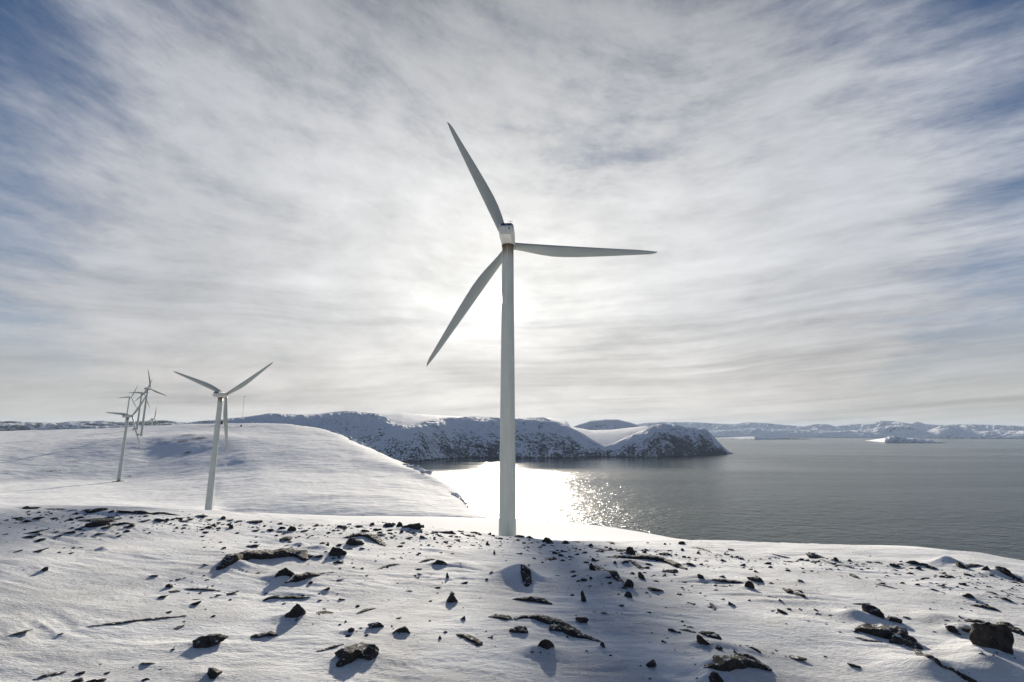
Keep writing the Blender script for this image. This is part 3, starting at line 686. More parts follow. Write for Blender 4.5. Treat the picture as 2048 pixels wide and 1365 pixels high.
# ------------------------------------------------------------ hills beyond the water
def hill(name, sil, base, crest_add, material, amp=.10, seed=0, rock=(.1, .5), nazstep=.055, nt=90, wl=600., power=.75, back=1.0, rockfn=None, flute=.45):
    """sil: skyline pixels, base: shoreline pixels (v) or a distance in metres; crest_add: metres from shore to crest"""
    S = np.array([(*azel(u, v),) for u, v in sil])
    if isinstance(base, (int, float)):
        B = np.array([(S[0, 0], base), (S[-1, 0], base)])
    else:
        B = []
        for u, v in base:
            a, t = azel(u, v); B.append((a, SEA / t))
        B = np.array(B)
    az = np.arange(S[0, 0], S[-1, 0], R(nazstep))
    ts = np.interp(az, S[:, 0], S[:, 1]); rb = np.interp(az, B[:, 0], B[:, 1])
    k = np.exp(-.5 * (np.arange(-4, 5) / 1.6) ** 2); k /= k.sum()
    ts = np.convolve(np.pad(ts, 4, mode='edge'), k, 'valid')
    zc0 = (rb + crest_add) * ts - SEA
    endf = np.ones_like(az)
    add = crest_add * np.clip(zc0 / np.percentile(zc0, 70), .15, 1.0)
    rc = rb + add; zc = rc * ts
    t = np.concatenate([np.linspace(-.04, 1, nt), np.linspace(1, 2.6, nt // 3)[1:]])
    T, A = np.meshgrid(t, az); RB = rb[:, None]; RC = rc[:, None]
    Q = RB + (RC - RB) * T
    X = np.sin(A) * Q; Y = np.cos(A) * Q
    hgt = (zc - SEA)[:, None]
    prof = np.where(T <= 1, np.sin(np.clip(T, 0, 1) * np.pi / 2) ** power, 1 - back * .5 * (1 - np.cos(np.clip((T - 1) / 1.6, 0, 1) * np.pi)))
    prof = np.where(T < 0, T * 1.5, prof)
    env = np.where(T <= 1, np.sin(np.clip(T, 0, 1) * np.pi) ** .7, 0.6 * np.clip((T - 1) * 2, 0, 1)) 
    nz = fbm(X / wl, Y / wl, 6, seed, .55, True) * .7 + fbm(X / (wl * .35), Y / (wl * .8), 4, seed + 50, .6) * .45
    gul = fbm(A * RB / (wl * .42) + .35 * fbm(X / wl, Y / wl, 2, seed + 9), T * 1.1, 4, seed + 70, .6, True)
    Z = SEA + hgt * (prof + amp * env * (nz * .7 + gul * flute))
    Z = np.where(T < 0, SEA + 60 * T, Z)
    # keep anything in front of the crest below the skyline
    lim = Q * ts[:, None] - .002 * hgt
    Z = np.where(T < .98, np.minimum(Z, lim), Z)
    na, nr = A.shape
    co = np.stack([X, Y, Z], -1).reshape(-1, 3).astype(np.float32)
    i = np.arange(na * nr).reshape(na, nr)
    f = np.stack([i[:-1, :-1], i[1:, :-1], i[1:, 1:], i[:-1, 1:]], -1).reshape(-1, 4)
    me = bpy.data.meshes.new(name); me.from_pydata(co.tolist(), [], f.tolist())
    smooth(me)
    if me.polygons[len(f) // 2].normal.z < 0: me.flip_normals()
    gr = np.abs(np.gradient(Z, axis=1) / np.maximum(np.gradient(Q, axis=1), 1e-6))
    m = rock[0] + (rock[1] - rock[0]) * sstep(gr, .15, .75)
    if rockfn is not None: m = m + rockfn(X, Y, Z, T, A)
    m = np.where(gul < -.05, m + .10, m)
    m = np.where(Z < SEA + 7, .9, m)
    at = me.attributes.new('rock', 'FLOAT', 'POINT'); at.data.foreach_set('value', m.ravel().astype(np.float32))
    o = obj(name, me, material); tag(o, kind='structure')
    return o
M_HEAD = make_hill_mat('snowy_headland', 1.0, 0.0, 9)
M_FAR = make_hill_mat('far_snow_hills', .22, 0.0, 30)
A_head = lambda u: azel(u, 860)[0]
def head_rock(X, Y, Z, T, A):
    h = (Z - SEA)
    low = .22 * (1 - sstep(T, .05, .55))
    tip = .20 * sstep(A, A_head(1285), A_head(1330))
    left = -.08 * (1 - sstep(A, A_head(760), A_head(850)))
    return low + tip + left - .09
hill('headland', [(450,838),(489,835),(519,831),(536,828),(558,828),(588,830),(631,830),(659,826.5),(692,823),(713,824.6),(757,829),(774,836),(793,847),(812,852),(828,851),(850,841.5),(883,837),(932,834),(998,836),
     (1031,837.6),(1087,836),(1107,842),(1137,853),(1163,866),(1188,881),(1208,893),(1224,888),(1254,874),(1285,861),(1308,851),(1320,848),(1346,849.5),(1366,854),(1412,858),(1427,874),(1447,894),(1457,903),(1466,907)],
     [(450,922),(834,923.6),(877,919.5),(918,916.7),(998,916),(1031,917),(1142,916),(1203,914),(1247,915),(1297,915.5),(1361,913.5),(1437,910.5),(1466,908)],
     1050, M_HEAD, .12, 3, (.02, .40), .05, 110, 420., .8, rockfn=head_rock)
hill('plateau', [(700,829),(740,829),(768,828),(804,826.5),(850,830),(905,833),(960,836),(1020,838),(1090,837),(1102,836.5),(1132,842),(1142,854),(1183,861),(1224,860),(1285,853),(1320,858),(1350,900)],
     [(700,912),(1100,908),(1350,905)], 3400, M_HEAD, .03, 7, (-.30, .05), .05, 70, 900., .9)
hill('round_hill', [(1120,866),(1142,854),(1158,848),(1183,841.4),(1208,839),(1234,839),(1259,845),(1285,853),(1310,862)],
     [(1120,890),(1310,890)], 900, M_HEAD, .05, 9, (.0, .35), .05, 60, 600., .8)
def dark(d): return lambda X, Y, Z, T, A: d
hill('far_left_mountains', [(-260,846),(-120,840),(0,843.4),(23,842.7),(58,845),(117,846),(145,842.7),(183,842.7),(206,841.8),(234,844.6),(281,843),(328,841),(363,844.6),(400,846),(460,850)],
     12500., 1700, M_FAR, .2, 13, (.48, .70), .05, 50, 1500., .9)
hill('near_left_ridge', [(60,858),(120,852),(150,849),(200,853),(260,851),(330,852),(370,846.5),(398,842.5),(434,840),(470,839),(520,842),(560,850)],
     9000., 900, M_HEAD, .12, 17, (.34, .55), .05, 40, 800., .9)
hill('far_mountains', [(1270,850),(1285,847),(1350,845),(1400,846),(1463,849.5),(1495,846),(1533,847),(1558,849.5),(1606,854),(1634,849.5),(1653,848.6),(1669,853),(1716,849.5),(1745,848.6),(1761,843),(1785,844),(1805,845.5),(1818,848),(1833,844),(1852,849),(1875,851),(1906,849.5),(1954,849.5),(2048,852.7),(2160,848),(2330,853)],
     29000., 3200, M_FAR, .55, 23, (-.25, .34), .035, 120, 1500., .8, flute=.1)
hill('white_foothills', [(1380,866),(1420,862),(1470,860),(1500,857),(1560,859),(1600,861),(1640,860),(1670,863),(1710,861),(1745,858),(1780,851.5),(1800,850.5),(1818,852),(1850,864),(1862,860),(1880,853),(1893,852),(1915,856),(1945,864),(1990,862),(2050,862),(2160,864),(2300,868)],
     25500., 1900, M_FAR, .45, 29, (-.20, .34), .035, 100, 1000., .8, flute=.1)
hill('snowy_islet', [(1725,882),(1738,881),(1768,876.5),(1778,873),(1788,872),(1800,874),(1812,877),(1826,876.5),(1840,877),(1850,881),(1857,879),(1868,883),(1893,886)],
     [(1725,882),(1770,886),(1893,887)], 500, make_hill_mat('islet_snow', .8, 0, 12), .2, 31, (.12, .6), .025, 50, 260., .9)
hill('low_islet', [(1436,877),(1447,875.5),(1475,874.5),(1504,873.5),(1542,875.5),(1590,877),(1621,878)],
     [(1436,878),(1510,880),(1621,879)], 350, M_FAR, .1, 37, (.30, .6), .03, 24, 300., .9)
hill('far_spit', [(1995,876.5),(2023,873),(2048,870),(2120,866),(2240,870)], [(1995,877),(2240,879)], 1500, M_FAR, .1, 41, (-.3, .1), .03, 24, 800., .9)

# ------------------------------------------------------------ wind turbines
def lathe(bm, prof, n=40, cap=True):
    rows = [[bm.verts.new((math.cos(2 * math.pi * k / n) * r, math.sin(2 * math.pi * k / n) * r, z)) for k in range(n)] for r, z in prof]
    for a, b in zip(rows, rows[1:]):
        for k in range(n): bm.faces.new((a[k], a[(k + 1) % n], b[(k + 1) % n], b[k]))
    if cap: bm.faces.new(rows[0][::-1]); bm.faces.new(rows[-1])
def box(bm, x0, x1, y0, y1, z0, z1):
    v = [bm.verts.new(p) for p in [(x0,y0,z0),(x1,y0,z0),(x1,y1,z0),(x0,y1,z0),(x0,y0,z1),(x1,y0,z1),(x1,y1,z1),(x0,y1,z1)]]
    for q in [(0,3,2,1),(4,5,6,7),(0,1,5,4),(1,2,6,5),(2,3,7,6),(3,0,4,7)]: bm.faces.new([v[i] for i in q])
def tower_mesh(H):
    bm = bmesh.new()
    n = 26; prof = []
    for i in range(n + 1):
        t = i / n; prof.append((2.12 - .62 * t ** .9, t * H))
    lathe(bm, prof, 48)
    me = bpy.data.meshes.new('tower'); bm.to_mesh(me); bm.free(); smooth(me)
    at = me.attributes.new('top', 'FLOAT', 'POINT')
    at.data.foreach_set('value', [max(0.0, 1 - (H - v.co.z) / 8.5) for v in me.vertices])
    me.materials.append(M_TOWER)
    return me
def blade_mesh(Rb=40.0):
    bm = bmesh.new(); rows = []
    st = [(1.0, 2.0, 1.0, 12), (2.2, 2.05, .95, 12), (4.0, 2.2, .70, 11.5), (6.5, 2.55, .46, 10.5), (9.0, 2.9, .34, 9), (12, 3.15, .27, 7), (15, 3.15, .23, 5.5), (19, 2.9, .20, 4),
          (24, 2.48, .18, 2.5), (30, 1.9, .17, 1), (35, 1.38, .16, .3), (38, .98, .15, 0), (39.3, .6, .14, 0), (39.9, .25, .14, 0), (40.1, .05, .14, 0)]
    n = 20
    for (z, c, th, tw) in st:
        row = []
        for k in range(n):
            a = 2 * math.pi * k / n
            # trailing edge towards +x, leading edge kept almost straight
            fx = .5 + .5 * math.cos(a)
            yy = .5 * th * c * math.sin(a) * (1.0 if th > .7 else (1.25 - .85 * fx))
            xx = fx * c - max(1.02 - .013 * z, .5 * c if z < 3 else 0) + (max(0, z - 36) * .06)
            ca, sa = math.cos(R(tw)), math.sin(R(tw))
            row.append(bm.verts.new((xx * ca - yy * sa, xx * sa + yy * ca - .0008 * z * z, z)))
        rows.append(row)
    for a, b in zip(rows, rows[1:]):
        for k in range(n): bm.faces.new((a[k], a[(k + 1) % n], b[(k + 1) % n], b[k]))
    bm.faces.new(rows[0][::-1]); bm.faces.new(rows[-1])
    bmesh.ops.recalc_face_normals(bm, faces=bm.faces)
    me = bpy.data.meshes.new('blade'); bm.to_mesh(me); bm.free(); smooth(me); me.materials.append(M_BLADE)
    return me
def nacelle_mesh():
    # cross-sections along y (rear -6.6 .. front 3.4), octagonal
    bm = bmesh.new()
    def sec(y, w, zb, zt, wt, wb):
        # wt, wb: half widths at the roof and at the keel
        return [bm.verts.new(p) for p in [(-wb, y, zb), (wb, y, zb), (w, y, zb + .9), (w, y, zt - .55), (wt, y, zt), (-wt, y, zt), (-w, y, zt - .55), (-w, y, zb + .9)]]
    S = [sec(-6.9, 1.55, -1.35, .75, 1.35, 1.15), sec(-6.6, 1.78, -1.55, 1.0, 1.5, 1.25), sec(-5.5, 1.85, -1.75, 2.1, 1.35, 1.3), sec(-2.5, 1.85, -1.9, 2.15, 1.4, 1.35),
         sec(1.8, 1.8, -1.9, 1.9, 1.35, 1.35), sec(3.2, 1.6, -1.6, 1.6, 1.2, 1.15), sec(3.6, 1.2, -1.2, 1.2, .9, .8)]
    for a, b in zip(S, S[1:]):
        for k in range(8): bm.faces.new((a[k], a[(k + 1) % 8], b[(k + 1) % 8], b[k]))
    bm.faces.new(S[0][::-1]); bm.faces.new(S[-1])
    bmesh.ops.recalc_face_normals(bm, faces=bm.faces)
    bmesh.ops.bevel(bm, geom=[e for e in bm.edges], offset=.07, segments=1, affect='EDGES', clamp_overlap=True)
    me = bpy.data.meshes.new('nacelle'); bm.to_mesh(me); bm.free(); me.materials.append(M_NAC)
    return me
def window_mesh(sgn):
    # lies on the sloping rear roof face between y -6.6 z 1.0 and y -5.5 z 2.1
    bm = bmesh.new()
    nrm = Vector((0, -1, 1)).normalized() * .07
    x0, x1b, x1t = .12, 1.32, 1.12
    def pt(x, s, off):
        p = Vector((sgn * x, -6.6 + 1.1 * s, 1.0 + 1.1 * s)) + nrm * off
        return bm.verts.new(p)
    lo = [pt(x0, .16, .1), pt(x1b, .16, .1), pt(x1t, .86, .1), pt(x0, .86, .1)]
    hi = [pt(x0, .16, 1), pt(x1b, .16, 1), pt(x1t, .86, 1), pt(x0, .86, 1)]
    bm.faces.new(hi); bm.faces.new(lo[::-1])
    for k in range(4): bm.faces.new((lo[k], lo[(k + 1) % 4], hi[(k + 1) % 4], hi[k]))
    bmesh.ops.recalc_face_normals(bm, faces=bm.faces)
    me = bpy.data.meshes.new('window'); bm.to_mesh(me); bm.free(); me.materials.append(M_DARK)
    return me
def simple(name, fn, m, sm=False):
    bm = bmesh.new(); fn(bm); bmesh.ops.recalc_face_normals(bm, faces=bm.faces)
    me = bpy.data.meshes.new(name); bm.to_mesh(me); bm.free(); me.materials.append(m)
    if sm: smooth(me)
    return me
ME_BLADE = blade_mesh(); ME_NAC = nacelle_mesh(); ME_WIN = [window_mesh(-1), window_mesh(1)]
def hubf(bm):
    lathe(bm, [(1.05, -1.5), (1.45, -1.2), (1.55, -.3), (1.5, .5), (1.25, 1.2), (.8, 1.75), (.3, 2.0), (.03, 2.05)], 28)
ME_HUB = simple('hub', hubf, M_NAC, True)
ME_FLANGE = simple('yaw_flange', lambda bm: lathe(bm, [(1.58, -.22), (1.62, -.18), (1.62, .18), (1.58, .22)], 40), M_SEAM)
ME_RING = simple('flange', lambda bm: lathe(bm, [(1.0, -.09), (1.02, -.07), (1.02, .07), (1.0, .09)], 48), M_TOWER)
def vane(bm):
    box(bm, -.03, .03, -.03, .03, 0, 1.25); box(bm, -.45, .45, -.03, .03, .85, .91); box(bm, -.47, -.40, -.05, .05, .91, 1.15); box(bm, .38, .47, -.12, .12, .91, 1.1)
ME_VANE = simple('wind_vane', vane, M_STEEL)
def emblem(bm):
    for x0, x1, z0, z1 in [(0, .09, 0, .52), (.43, .52, 0, .52), (.17, .35, .30, .39), (.17, .26, .1, .3), (.26, .35, .1, .3), (0, .52, -.12, -.05)]:
        box(bm, x0, x1, -.02, .02, z0, z1)
ME_EMB = simple('emblem', emblem, M_STEEL)
def hatch(bm): box(bm, -.011, .011, -.012, .012, -.9, .6)
ME_SEAM = simple('seam', lambda bm: box(bm, -.015, .015, -.012, .012, -.95, .75), M_STEEL)
def pad(bm): lathe(bm, [(7.5, -2.0), (7.0, .5), (6.4, .9), (3.0, .95)], 30)
ME_PAD = simple('foundation', pad, M_GRAVEL)
TILT = .09
def turbine(label, u, v, Y, psi, ph, ground_z=None, foundation=False, detail=True):
    d = ray(u, v); hub = Vector(d * (Y / d[1]))
    psi = R(psi); ph = R(ph)
    ov = 6.0
    bx = hub.x - math.sin(psi) * ov; by = hub.y - math.cos(psi) * ov
    gz = float(height(np.array([bx]), np.array([by]))[0]) - .4
    if ground_z is not None: gz = ground_z
    root = empty('wind_turbine', (bx, by, gz), -psi)
    tag(root, label, 'wind turbine', 'wind turbines on the snowy plateau')
    H = hub.z - 2.25 - gz
    Hh = hub.z - gz
    obj('tower', tower_mesh(H), None, root)
    for t in (.36, .70):
        o = obj('flange', ME_RING, None, root, (0, 0, H * t)); q = 2.12 - .62 * t ** .9; o.scale = (q, q, 1)
    obj('yaw_flange', ME_FLANGE, None, root, (0, 0, H - .1))
    nc = obj('nacelle', ME_NAC, None, root, (0, 0, Hh - .25), (TILT * .5, 0, 0))
    for w in ME_WIN: obj('window', w, None, nc)
    obj('wind_vane', ME_VANE, None, nc, (1.0, -4.2, 2.1))
    obj('emblem', ME_EMB, None, nc, (.55, -6.93, .0))
    obj('seam', ME_SEAM, None, nc, (-.05, -6.91, -.1))
    hb = obj('hub', ME_HUB, None, root, (0, ov, Hh), (TILT - math.pi / 2, 0, 0))
    n = Vector((0, math.cos(TILT), math.sin(TILT))); r = Vector((1, 0, 0)); up = r.cross(n)
    for k in range(3):
        a = ph + k * 2 * math.pi / 3
        zax = up * math.cos(a) + r * math.sin(a); xax = r * math.cos(a) - up * math.sin(a)
        m = Matrix((xax, n, zax)).transposed()
        obj('blade', ME_BLADE, None, root, (0, ov, Hh), m.to_euler())
    if foundation: obj('foundation', ME_PAD, None, root)
    return root
turbine('largest white wind turbine, front and centre before the sun, rust stained tower', 1018.9, 492.8, 126.8, 3.7, 94.5, -28.5)
turbine('second largest wind turbine, rotor in a Y shape, left of centre', 451.4, 790.5, 343.0, -1.8, 54.4)
turbine('turbine on a bare gravel pad in the hollow, frontmost of far left cluster', 264.3, 832.7, 647.4, 9, 37.5, foundation=True)
turbine('tallest turbine of the far left cluster, one blade pointing straight up', 300.4, 778.3, 964.2, 4.4, 110.6)
turbine('turbine just behind the tallest of the cluster, small dark box at foot', 288.1, 786.7, 1166.8, 6, 32.2)
turbine('leftmost small turbine of the cluster, base hidden behind nearer tower', 262.6, 795.0, 1420, 4, 28, )
turbine('farthest tiny turbine standing beyond the ridge, right of the cluster', 308.5, 838.5, 1530, 4, 8, -14.0)

# met mast, cabinets, hut
def mast():
    p = hit(482.8, 853.5)
    root = empty('met_mast', p, 0); tag(root, 'thin lattice weather mast standing on the snowy ridge right of turbine', 'mast')
    top = 61.0 / F * depth(p)
    def f(bm):
        for a in range(3):
            an = a * 2.0944; x, y = .42 * math.cos(an), .42 * math.sin(an)
            box(bm, x - .05, x + .05, y - .05, y + .05, -1, top)
        for i in range(int(top / 2)):
            z = i * 2.0
            for a in range(3):
                A = Vector((.42 * math.cos(a * 2.0944), .42 * math.sin(a * 2.0944), z)); B = Vector((.42 * math.cos((a + 1) * 2.0944), .42 * math.sin((a + 1) * 2.0944), z + 2))
                d = Vector((0, 0, .03)); v = [bm.verts.new(q) for q in (A - d, B - d, B + d, A + d)]
                e = Vector((A.y - B.y, B.x - A.x, 0)).normalized() * .06
                w = [bm.verts.new(q.co + e) for q in v]
                bm.faces.new(v); bm.faces.new(w[::-1])
                for k in range(4): bm.faces.new((v[k], w[k], w[(k + 1) % 4], v[(k + 1) % 4]))
    obj('lattice', simple('lattice', f, M_STEEL), None, root)
    for k, an in enumerate((.4, 2.5, 4.6)):
        def g(bm):
            for hz in (top * .35, top * .7, top - 1):
                A = Vector((0, 0, hz)); B = Vector((38 * math.cos(an), 38 * math.sin(an), -2)); s = Vector((math.sin(an), -math.cos(an), 0)) * .012; t = Vector((0, 0, .015))
                a = [bm.verts.new(q) for q in (A - s - t, A + s - t, A + s + t, A - s + t)]; b = [bm.verts.new(q) for q in (B - s - t, B + s - t, B + s + t, B - s + t)]
                for i in range(4): bm.faces.new((a[i], a[(i + 1) % 4], b[(i + 1) % 4], b[i]))
        obj('guy_wires', simple('guy_wires', g, M_STEEL), None, root)
    for z in (top * .5, top * .75, top - 1): obj('boom', simple('boom', lambda bm: (box(bm, -2.4, 2.4, -.06, .06, 0, .12), box(bm, 2.2, 2.4, -.1, .1, .12, .9)), M_STEEL), None, root, (0, 0, z))
mast()
def cabinet(u, v, Y, w, h, label, name='equipment_hut'):
    p = hit(u, v); 
    root = empty(name, p, .2); tag(root, label, 'hut' if name == 'equipment_hut' else 'cabinet')
    obj('wall', simple('wall', lambda bm: box(bm, -w / 2, w / 2, -w * .4, w * .4, -.6, h), M_BOX), None, root)
    def roof(bm):
        v = [bm.verts.new(q) for q in [(-w * .55, -w * .46, h), (w * .55, -w * .46, h), (w * .55, w * .46, h), (-w * .55, w * .46, h), (-w * .55, 0, h + w * .16), (w * .55, 0, h + w * .16)]]
        for q in [(0, 1, 5, 4), (2, 3, 4, 5), (0, 4, 3), (1, 2, 5), (3, 2, 1, 0)]: bm.faces.new([v[i] for i in q])
    obj('roof', simple('roof', roof, M_STEEL), None, root)
    obj('door', simple('door', lambda bm: box(bm, -.45, .45, -w * .4 - .05, -w * .4 + .02, 0, min(2.0, h * .8)), M_STEEL), None, root)
    return root
cabinet(482.2, 853.5, 0, 3.4, 3.0, 'small dark hut at the foot of the thin weather mast')
cabinet(443.5, 849.0, 0, 6.0, 6.5, 'dark hut on the skyline between the turbine tower and its blade')
cabinet(268.5, 859.5, 0, 4.5, 2.4, 'dark transformer box beside the tower behind the tallest turbine', 'transformer_box')
cabinet(276.5, 871.0, 0, 3.6, 2.6, 'dark transformer box left of the tallest cluster turbine', 'transformer_box')

# ------------------------------------------------------------ rocks
def rock_mesh(w, h, dp, seed, kind, slant, sub):
    rnd = random.Random(seed)
    bm = bmesh.new(); bmesh.ops.create_icosphere(bm, subdivisions=sub, radius=1.0)
    planes = []
    for k in range(9 if sub > 2 else 7):
        n = Vector((rnd.gauss(0, 1), rnd.gauss(0, 1), rnd.gauss(0, .8))).normalized()
        planes.append((n, rnd.uniform(.34, .76)))
    off = Vector((rnd.uniform(-50, 50), rnd.uniform(-50, 50), rnd.uniform(-50, 50)))
    apex = rnd.choice((-1, 1)) * rnd.uniform(.15, .5)
    for vv in bm.verts:
        c = vv.co.copy()
        for n, d in planes:
            s = c.dot(n)
            if s > d: c -= n * (s - d) * .94
        c *= 1.22
        nn = mnoise.fractal(c * 1.9 + off, .9, 2.1, 5)
        lay = abs(mnoise.noise(Vector((c.x * .8, c.y * .8, c.z * 6.0)) + off))
        c *= 1 + .16 * nn
        c.x *= 1 + .10 * (lay - .3)
        if kind == 'p':
            t = max(0.0, min(1.0, (c.z + .15) / 1.0))
            k = 1 - .62 * t
            c.x = c.x * k + (apex + slant * .8) * t; c.y *= (1 - .5 * t)
            for n, d in planes[:4]:
                q = c.dot(n) - d * .9
                if q > 0: c -= n * q * .95
            c.z *= 1.1
        elif kind == 's':
            c.z *= 1 - .35 * (c.x * (1 if slant >= 0 else -1) < 0) * abs(c.x)
        x, y, z = c.x * w / 2, c.y * dp / 2, c.z * h
        z = z * 1.0 + (slant * x * .55 if kind != 'p' else 0)
        vv.co = (x, y, z)
    me = bpy.data.meshes.new('rock'); bm.to_mesh(me); bm.free()
    me.materials.append(M_ROCK)
    if sub > 2: smooth(me); 
    return me
def sharpen(me, ang=24):
    me.set_sharp_from_angle(angle=R(ang)) if hasattr(me, 'set_sharp_from_angle') else None
def put_rock(u, v, w, h, kind, slant, seed):
    p = pos_of(u, v); s = depth(p) / F
    W = w * s * (1.2 if kind == 'p' else .97); D = W * {'b': .62, 's': .55, 'p': .55}[kind]
    D = min(D, .9)
    Hh = max(h * s * (.74 if kind == 'p' else .92 if h > .5 * w else .78) - D * .12, .35 * h * s) 
    sub = 4 if w > 30 else (3 if w > 9 else 2)
    me = rock_mesh(W, Hh, D, seed, kind, slant, sub); 
    if sub > 2: sharpen(me)
    L = math.hypot(p.x, p.y); x = p.x + p.x / L * D * .35; y = p.y + p.y / L * D * .35
    z = float(height(np.array([x]), np.array([y]))[0])
    rnd = random.Random(seed * 7)
    o = obj('rock', me, None, None, (x, y, z - .14 * Hh), (rnd.uniform(-.22, .12), rnd.uniform(-.1, .1), -math.atan2(p.x, p.y) + rnd.uniform(-.15, .15)))
    return o
def spine_mesh(pts, th, seed):
    P = [pos_of(u, v) for u, v in pts]
    n = 10 * (len(P) - 1)
    rnd = random.Random(seed); bm = bmesh.new(); rows = []
    c0 = P[len(P) // 2].copy()
    m = 12
    for i in range(n + 1):
        t = i / n * (len(P) - 1); k = min(int(t), len(P) - 2); f = t - k
        a, b = P[k], P[k + 1]
        q0 = P[max(k - 1, 0)]; q3 = P[min(k + 2, len(P) - 1)]
        p = .5 * ((2 * a) + (b - q0) * f + (2 * q0 - 5 * a + 4 * b - q3) * f * f + (3 * a - q0 - 3 * b + q3) * f ** 3)
        tg = (b - a); tg.z = 0; tg.normalize(); sd_ = Vector((-tg.y, tg.x, 0))
        if sd_.y < 0: sd_ = -sd_
        s = depth(p) / F
        e = i / n
        env = max(.08, min(1, e * 2.6 + .06) * min(1, (1 - e) * 3.2 + .08)) ** .8
        jag = 1 + .30 * mnoise.noise(Vector((i * .22, seed * 3.1, 0))) + .18 * mnoise.noise(Vector((i * 1.3, seed * 1.7, 5)))
        jag = 1 + (jag - 1) * (.3 if th > 14 else 1)
        hh = th * s * .60 * env * jag; ww = th * s * 1.0 * env * (1 + .3 * mnoise.noise(Vector((i * .35, seed * 1.1, 9)))) + .01
        gz = float(height(np.array([p.x]), np.array([p.y]))[0])
        row = []
        for j in range(m):
            an = 2 * math.pi * j / m
            ca, sa = math.cos(an), math.sin(an)
            # slab: near side steep, far side sloping under the snow
            r_ = 1 + .20 * mnoise.noise(Vector((i * .12, j * 1.1, seed))) + .07 * mnoise.noise(Vector((i * .6, j * .9, seed)))
            cx_ = (abs(ca) ** .7) * (1 if ca > 0 else -1) * r_; cz_ = (abs(sa) ** .6) * (1 if sa > 0 else -1) * r_
            qd = p + sd_ * (cx_ * ww + ww * .6 + max(0, sa) * -.15 * ww)
            row.append(bm.verts.new((qd.x - c0.x, qd.y - c0.y, gz + cz_ * hh * (.98 if cz_ > 0 else .7) - c0.z)))
        rows.append(row)
    for a, b in zip(rows, rows[1:]):
        for k in range(m): bm.faces.new((a[k], a[(k + 1) % m], b[(k + 1) % m], b[k]))
    bm.faces.new(rows[0][::-1]); bm.faces.new(rows[-1])
    bmesh.ops.recalc_face_normals(bm, faces=bm.faces)
    bmesh.ops.subdivide_edges(bm, edges=bm.edges[:], cuts=1, use_grid_fill=True)
    for vv in bm.verts:
        q = vv.co * (1.2 / max(.02, th * .02))
        vv.co += vv.normal * 0.0
        nn = mnoise.fractal(q + Vector((seed, 0, 0)), .8, 2.2, 4)
        vv.co += Vector((mnoise.noise(q + Vector((9, seed, 0))), mnoise.noise(q + Vector((0, 4, seed))), nn)) * (.10 * th * .018)
    me = bpy.data.meshes.new('rock'); bm.to_mesh(me); bm.free(); me.materials.append(M_ROCK); smooth(me); sharpen(me, 30)
    return me, c0
named = []      # (u, v, short reference)
for i, (lab, u, v, w, h, kd, sl) in enumerate(KEYS):
    o = put_rock(u, v, w, h, kd, sl, 1000 + i)
    tag(o, lab, 'rock', 'dark rocks poking through the snow on the hilltop')
for i, (lab, pts, th) in enumerate(SPINES):
    me, c0 = spine_mesh(pts, th, 300 + i)
    o = obj('rock_slab', me, None, None, c0)
    tag(o, lab, 'rock', 'long rock slabs lying in the snow on the hilltop')
MARKS = [(1998,1280,'the big rounded boulder at right'),(187,1047,'the large brown boulder on the left rim'),(415,1280,'the broad black block at bottom left'),(592,1224,'the notched pointed stone'),
 (540,1112,'the large arched slab'),(710,1085,'the big rock cluster'),(823,1050,'the snow-faced rim boulder'),(893,1060,'the long rim boulder left of the turbine'),(880,1120,'the leaning tooth-shaped rock'),
 (751,1250,'the blocky stone with a ledge'),(90,1138,'the lone propped block at far left'),(338,1170,'the stubby rock with heaped snow'),(427,1345,'the rock with a snow pocket'),(1010,1065,'the main turbine foot'),
 (1098,1080,'the heaped rim stone beside the turbine'),(1190,1090,'the black fin-shaped stone'),(1290,1118,'the very long arched slab'),(1255,1165,'the square ridge-end block'),(1047,1150,'the seam slab on the snow cone'),
 (1364,1085,'the small square skyline stone'),(1455,1162,'the long flat slab at right centre'),(1168,1192,'the tall double stone'),(1115,1250,'the long winding slab'),(1090,1287,'the split peaked rock'),(1405,1281,'the hooked dark rock'),
 (1470,1330,'the broad cracked bottom slab'),(1640,1112,'the snow-crusted rim block at right'),(1822,1123,'the tilted right-rim stone'),(1970,1135,'the chunky brown stone at right'),(1936,1188,'the solitary stone under the right rim'),
 (1743,1218,'the big leaning block'),(1780,1275,'the large scaly slab'),(1588,1188,'the forked slab'),(708,1322,'the large speckled bottom slab'),(250,1246,'the very long thin ridge'),(462,1054,'the angular block below left turbine'),
 (412,1034,'the foot of the left turbine'),(298,1028,'the tapering slab on the left rim'),(60,1066,'the lowest slab of the far left rim'),(672,1060,'the left end of the rim stones'),(581,1058,'the knotted rim stone'),
 (990,1105,'the peg-like pebble'),(904,1200,'the flaky plate on edge'),(1303,1175,'the ragged low rock'),(1403,1270,'the thick sloping slab'),(1920,1130,'the dark end of the snowy mound'),(1970,1218,'the straight slab at far right')]
ORD = ['first', 'second', 'third', 'fourth', 'fifth', 'sixth', 'seventh', 'eighth', 'ninth', 'tenth', 'eleventh', 'twelfth', 'thirteenth', 'fourteenth', 'fifteenth', 'sixteenth', 'seventeenth', 'eighteenth']
cls = {}
for q in ROCKS:
    u, v = q[0], q[1] - q[3] / 2
    best = min(range(len(MARKS)), key=lambda k: math.hypot(u - MARKS[k][0], 2.2 * (v - MARKS[k][1])))
    dx, dy = u - MARKS[best][0], 2.2 * (v - MARKS[best][1])
    dr = ('right of' if dx > 0 else 'left of') if abs(dx) > abs(dy) else ('in front of' if dy > 0 else 'behind')
    cls.setdefault((best, dr), []).append((math.hypot(dx, dy), q))
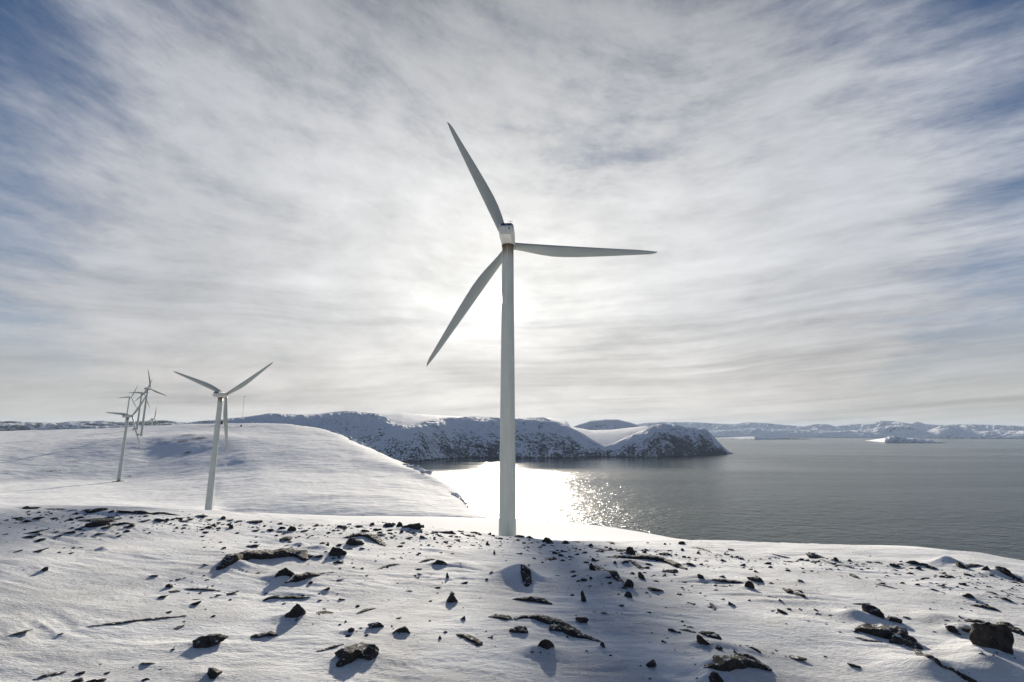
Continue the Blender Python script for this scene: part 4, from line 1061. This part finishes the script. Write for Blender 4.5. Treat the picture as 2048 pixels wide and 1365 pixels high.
for (best, dr), lst in cls.items():
    lst.sort(key=lambda a: a[0])
    for k, (_, q) in enumerate(lst):
        u, v, w, h, kd, sl = q
        size = 'small' if w > 9 else 'tiny'
        shape = {'b': 'blocky', 's': 'flat', 'p': 'pointed'}[kd]
        o = put_rock(u, v, w, h, kd, sl, int(u * 13 + v * 7))
        what = MARKS[best][2]
        pre = 'in front of' if dr == 'in front of' else dr
        tag(o, '%s %s stone, %s %s %s' % (size, shape, 'first' if k == 0 else ORD[k], pre, what), 'rock', 'small dark stones scattered over the hilltop snow')

# small chips nobody could count, one object
def chips():
    rnd = random.Random(5)
    bm = bmesh.new()
    zones = []
    for i in range(1700):
        k = rnd.random()
        if k < .5:                                           # along the rim
            u = rnd.uniform(0, 2048); v = np.interp(u, [0, 400, 820, 1010, 1400, 1800, 2048], [1020, 1037, 1060, 1078, 1104, 1126, 1160]) + abs(rnd.gauss(0, 16))
        else:
            q = rnd.choice(ROCKS + [x[1:] for x in KEYS]); u = q[0] + rnd.gauss(0, 45); v = q[1] + rnd.gauss(0, 14) + 2
        if v < 1020 or v > 1364 or u < 0 or u > 2048: continue
        p = pos_of(u, v); s = depth(p) / F
        if math.hypot(p.x, p.y) > 21.5: continue
        w = min(rnd.lognormvariate(.95, .6), 8.5) * s * 1.2
        g = bmesh.ops.create_icosphere(bm, subdivisions=1, radius=1.0)['verts']
        rz = rnd.uniform(-.5, .5); ca, sa = math.cos(rz), math.sin(rz)
        ax, ay, az_ = w * rnd.uniform(.5, 1), w * rnd.uniform(.3, .6), w * rnd.uniform(.18, .42)
        for vv in g:
            c = vv.co * (1 + .35 * mnoise.noise(vv.co * 1.5 + Vector((i, 0, 0))))
            x, y = c.x * ax, c.y * ay
            vv.co = (p.x + x * ca - y * sa, p.y + x * sa + y * ca, p.z + c.z * az_ + x * .2 * rnd.uniform(.9, 1))
    o = obj('stone_chips', bm, M_ROCK)
    tag(o, 'countless tiny dark stone chips strewn over the snowy hilltop', 'stone chips', None, 'stuff')
chips()

# ------------------------------------------------------------ air
def haze():
    m = bpy.data.materials.new('haze'); m.use_nodes = True; t = m.node_tree; t.nodes.clear()
    o = t.nodes.new('ShaderNodeOutputMaterial'); v = t.nodes.new('ShaderNodeVolumePrincipled')
    v.inputs['Color'].default_value = (.62, .78, 1, 1); v.inputs['Density'].default_value = 1.1e-5; v.inputs['Anisotropy'].default_value = .2
    t.links.new(v.outputs[0], o.inputs['Volume'])
    bm = bmesh.new(); box(bm, -80000, 80000, -80000, 80000, -252, 900); bmesh.ops.recalc_face_normals(bm, faces=bm.faces)
    ob = obj('haze', bm, m); tag(ob, 'thin pale air haze over sea and snow', 'haze', None, 'stuff')
haze()
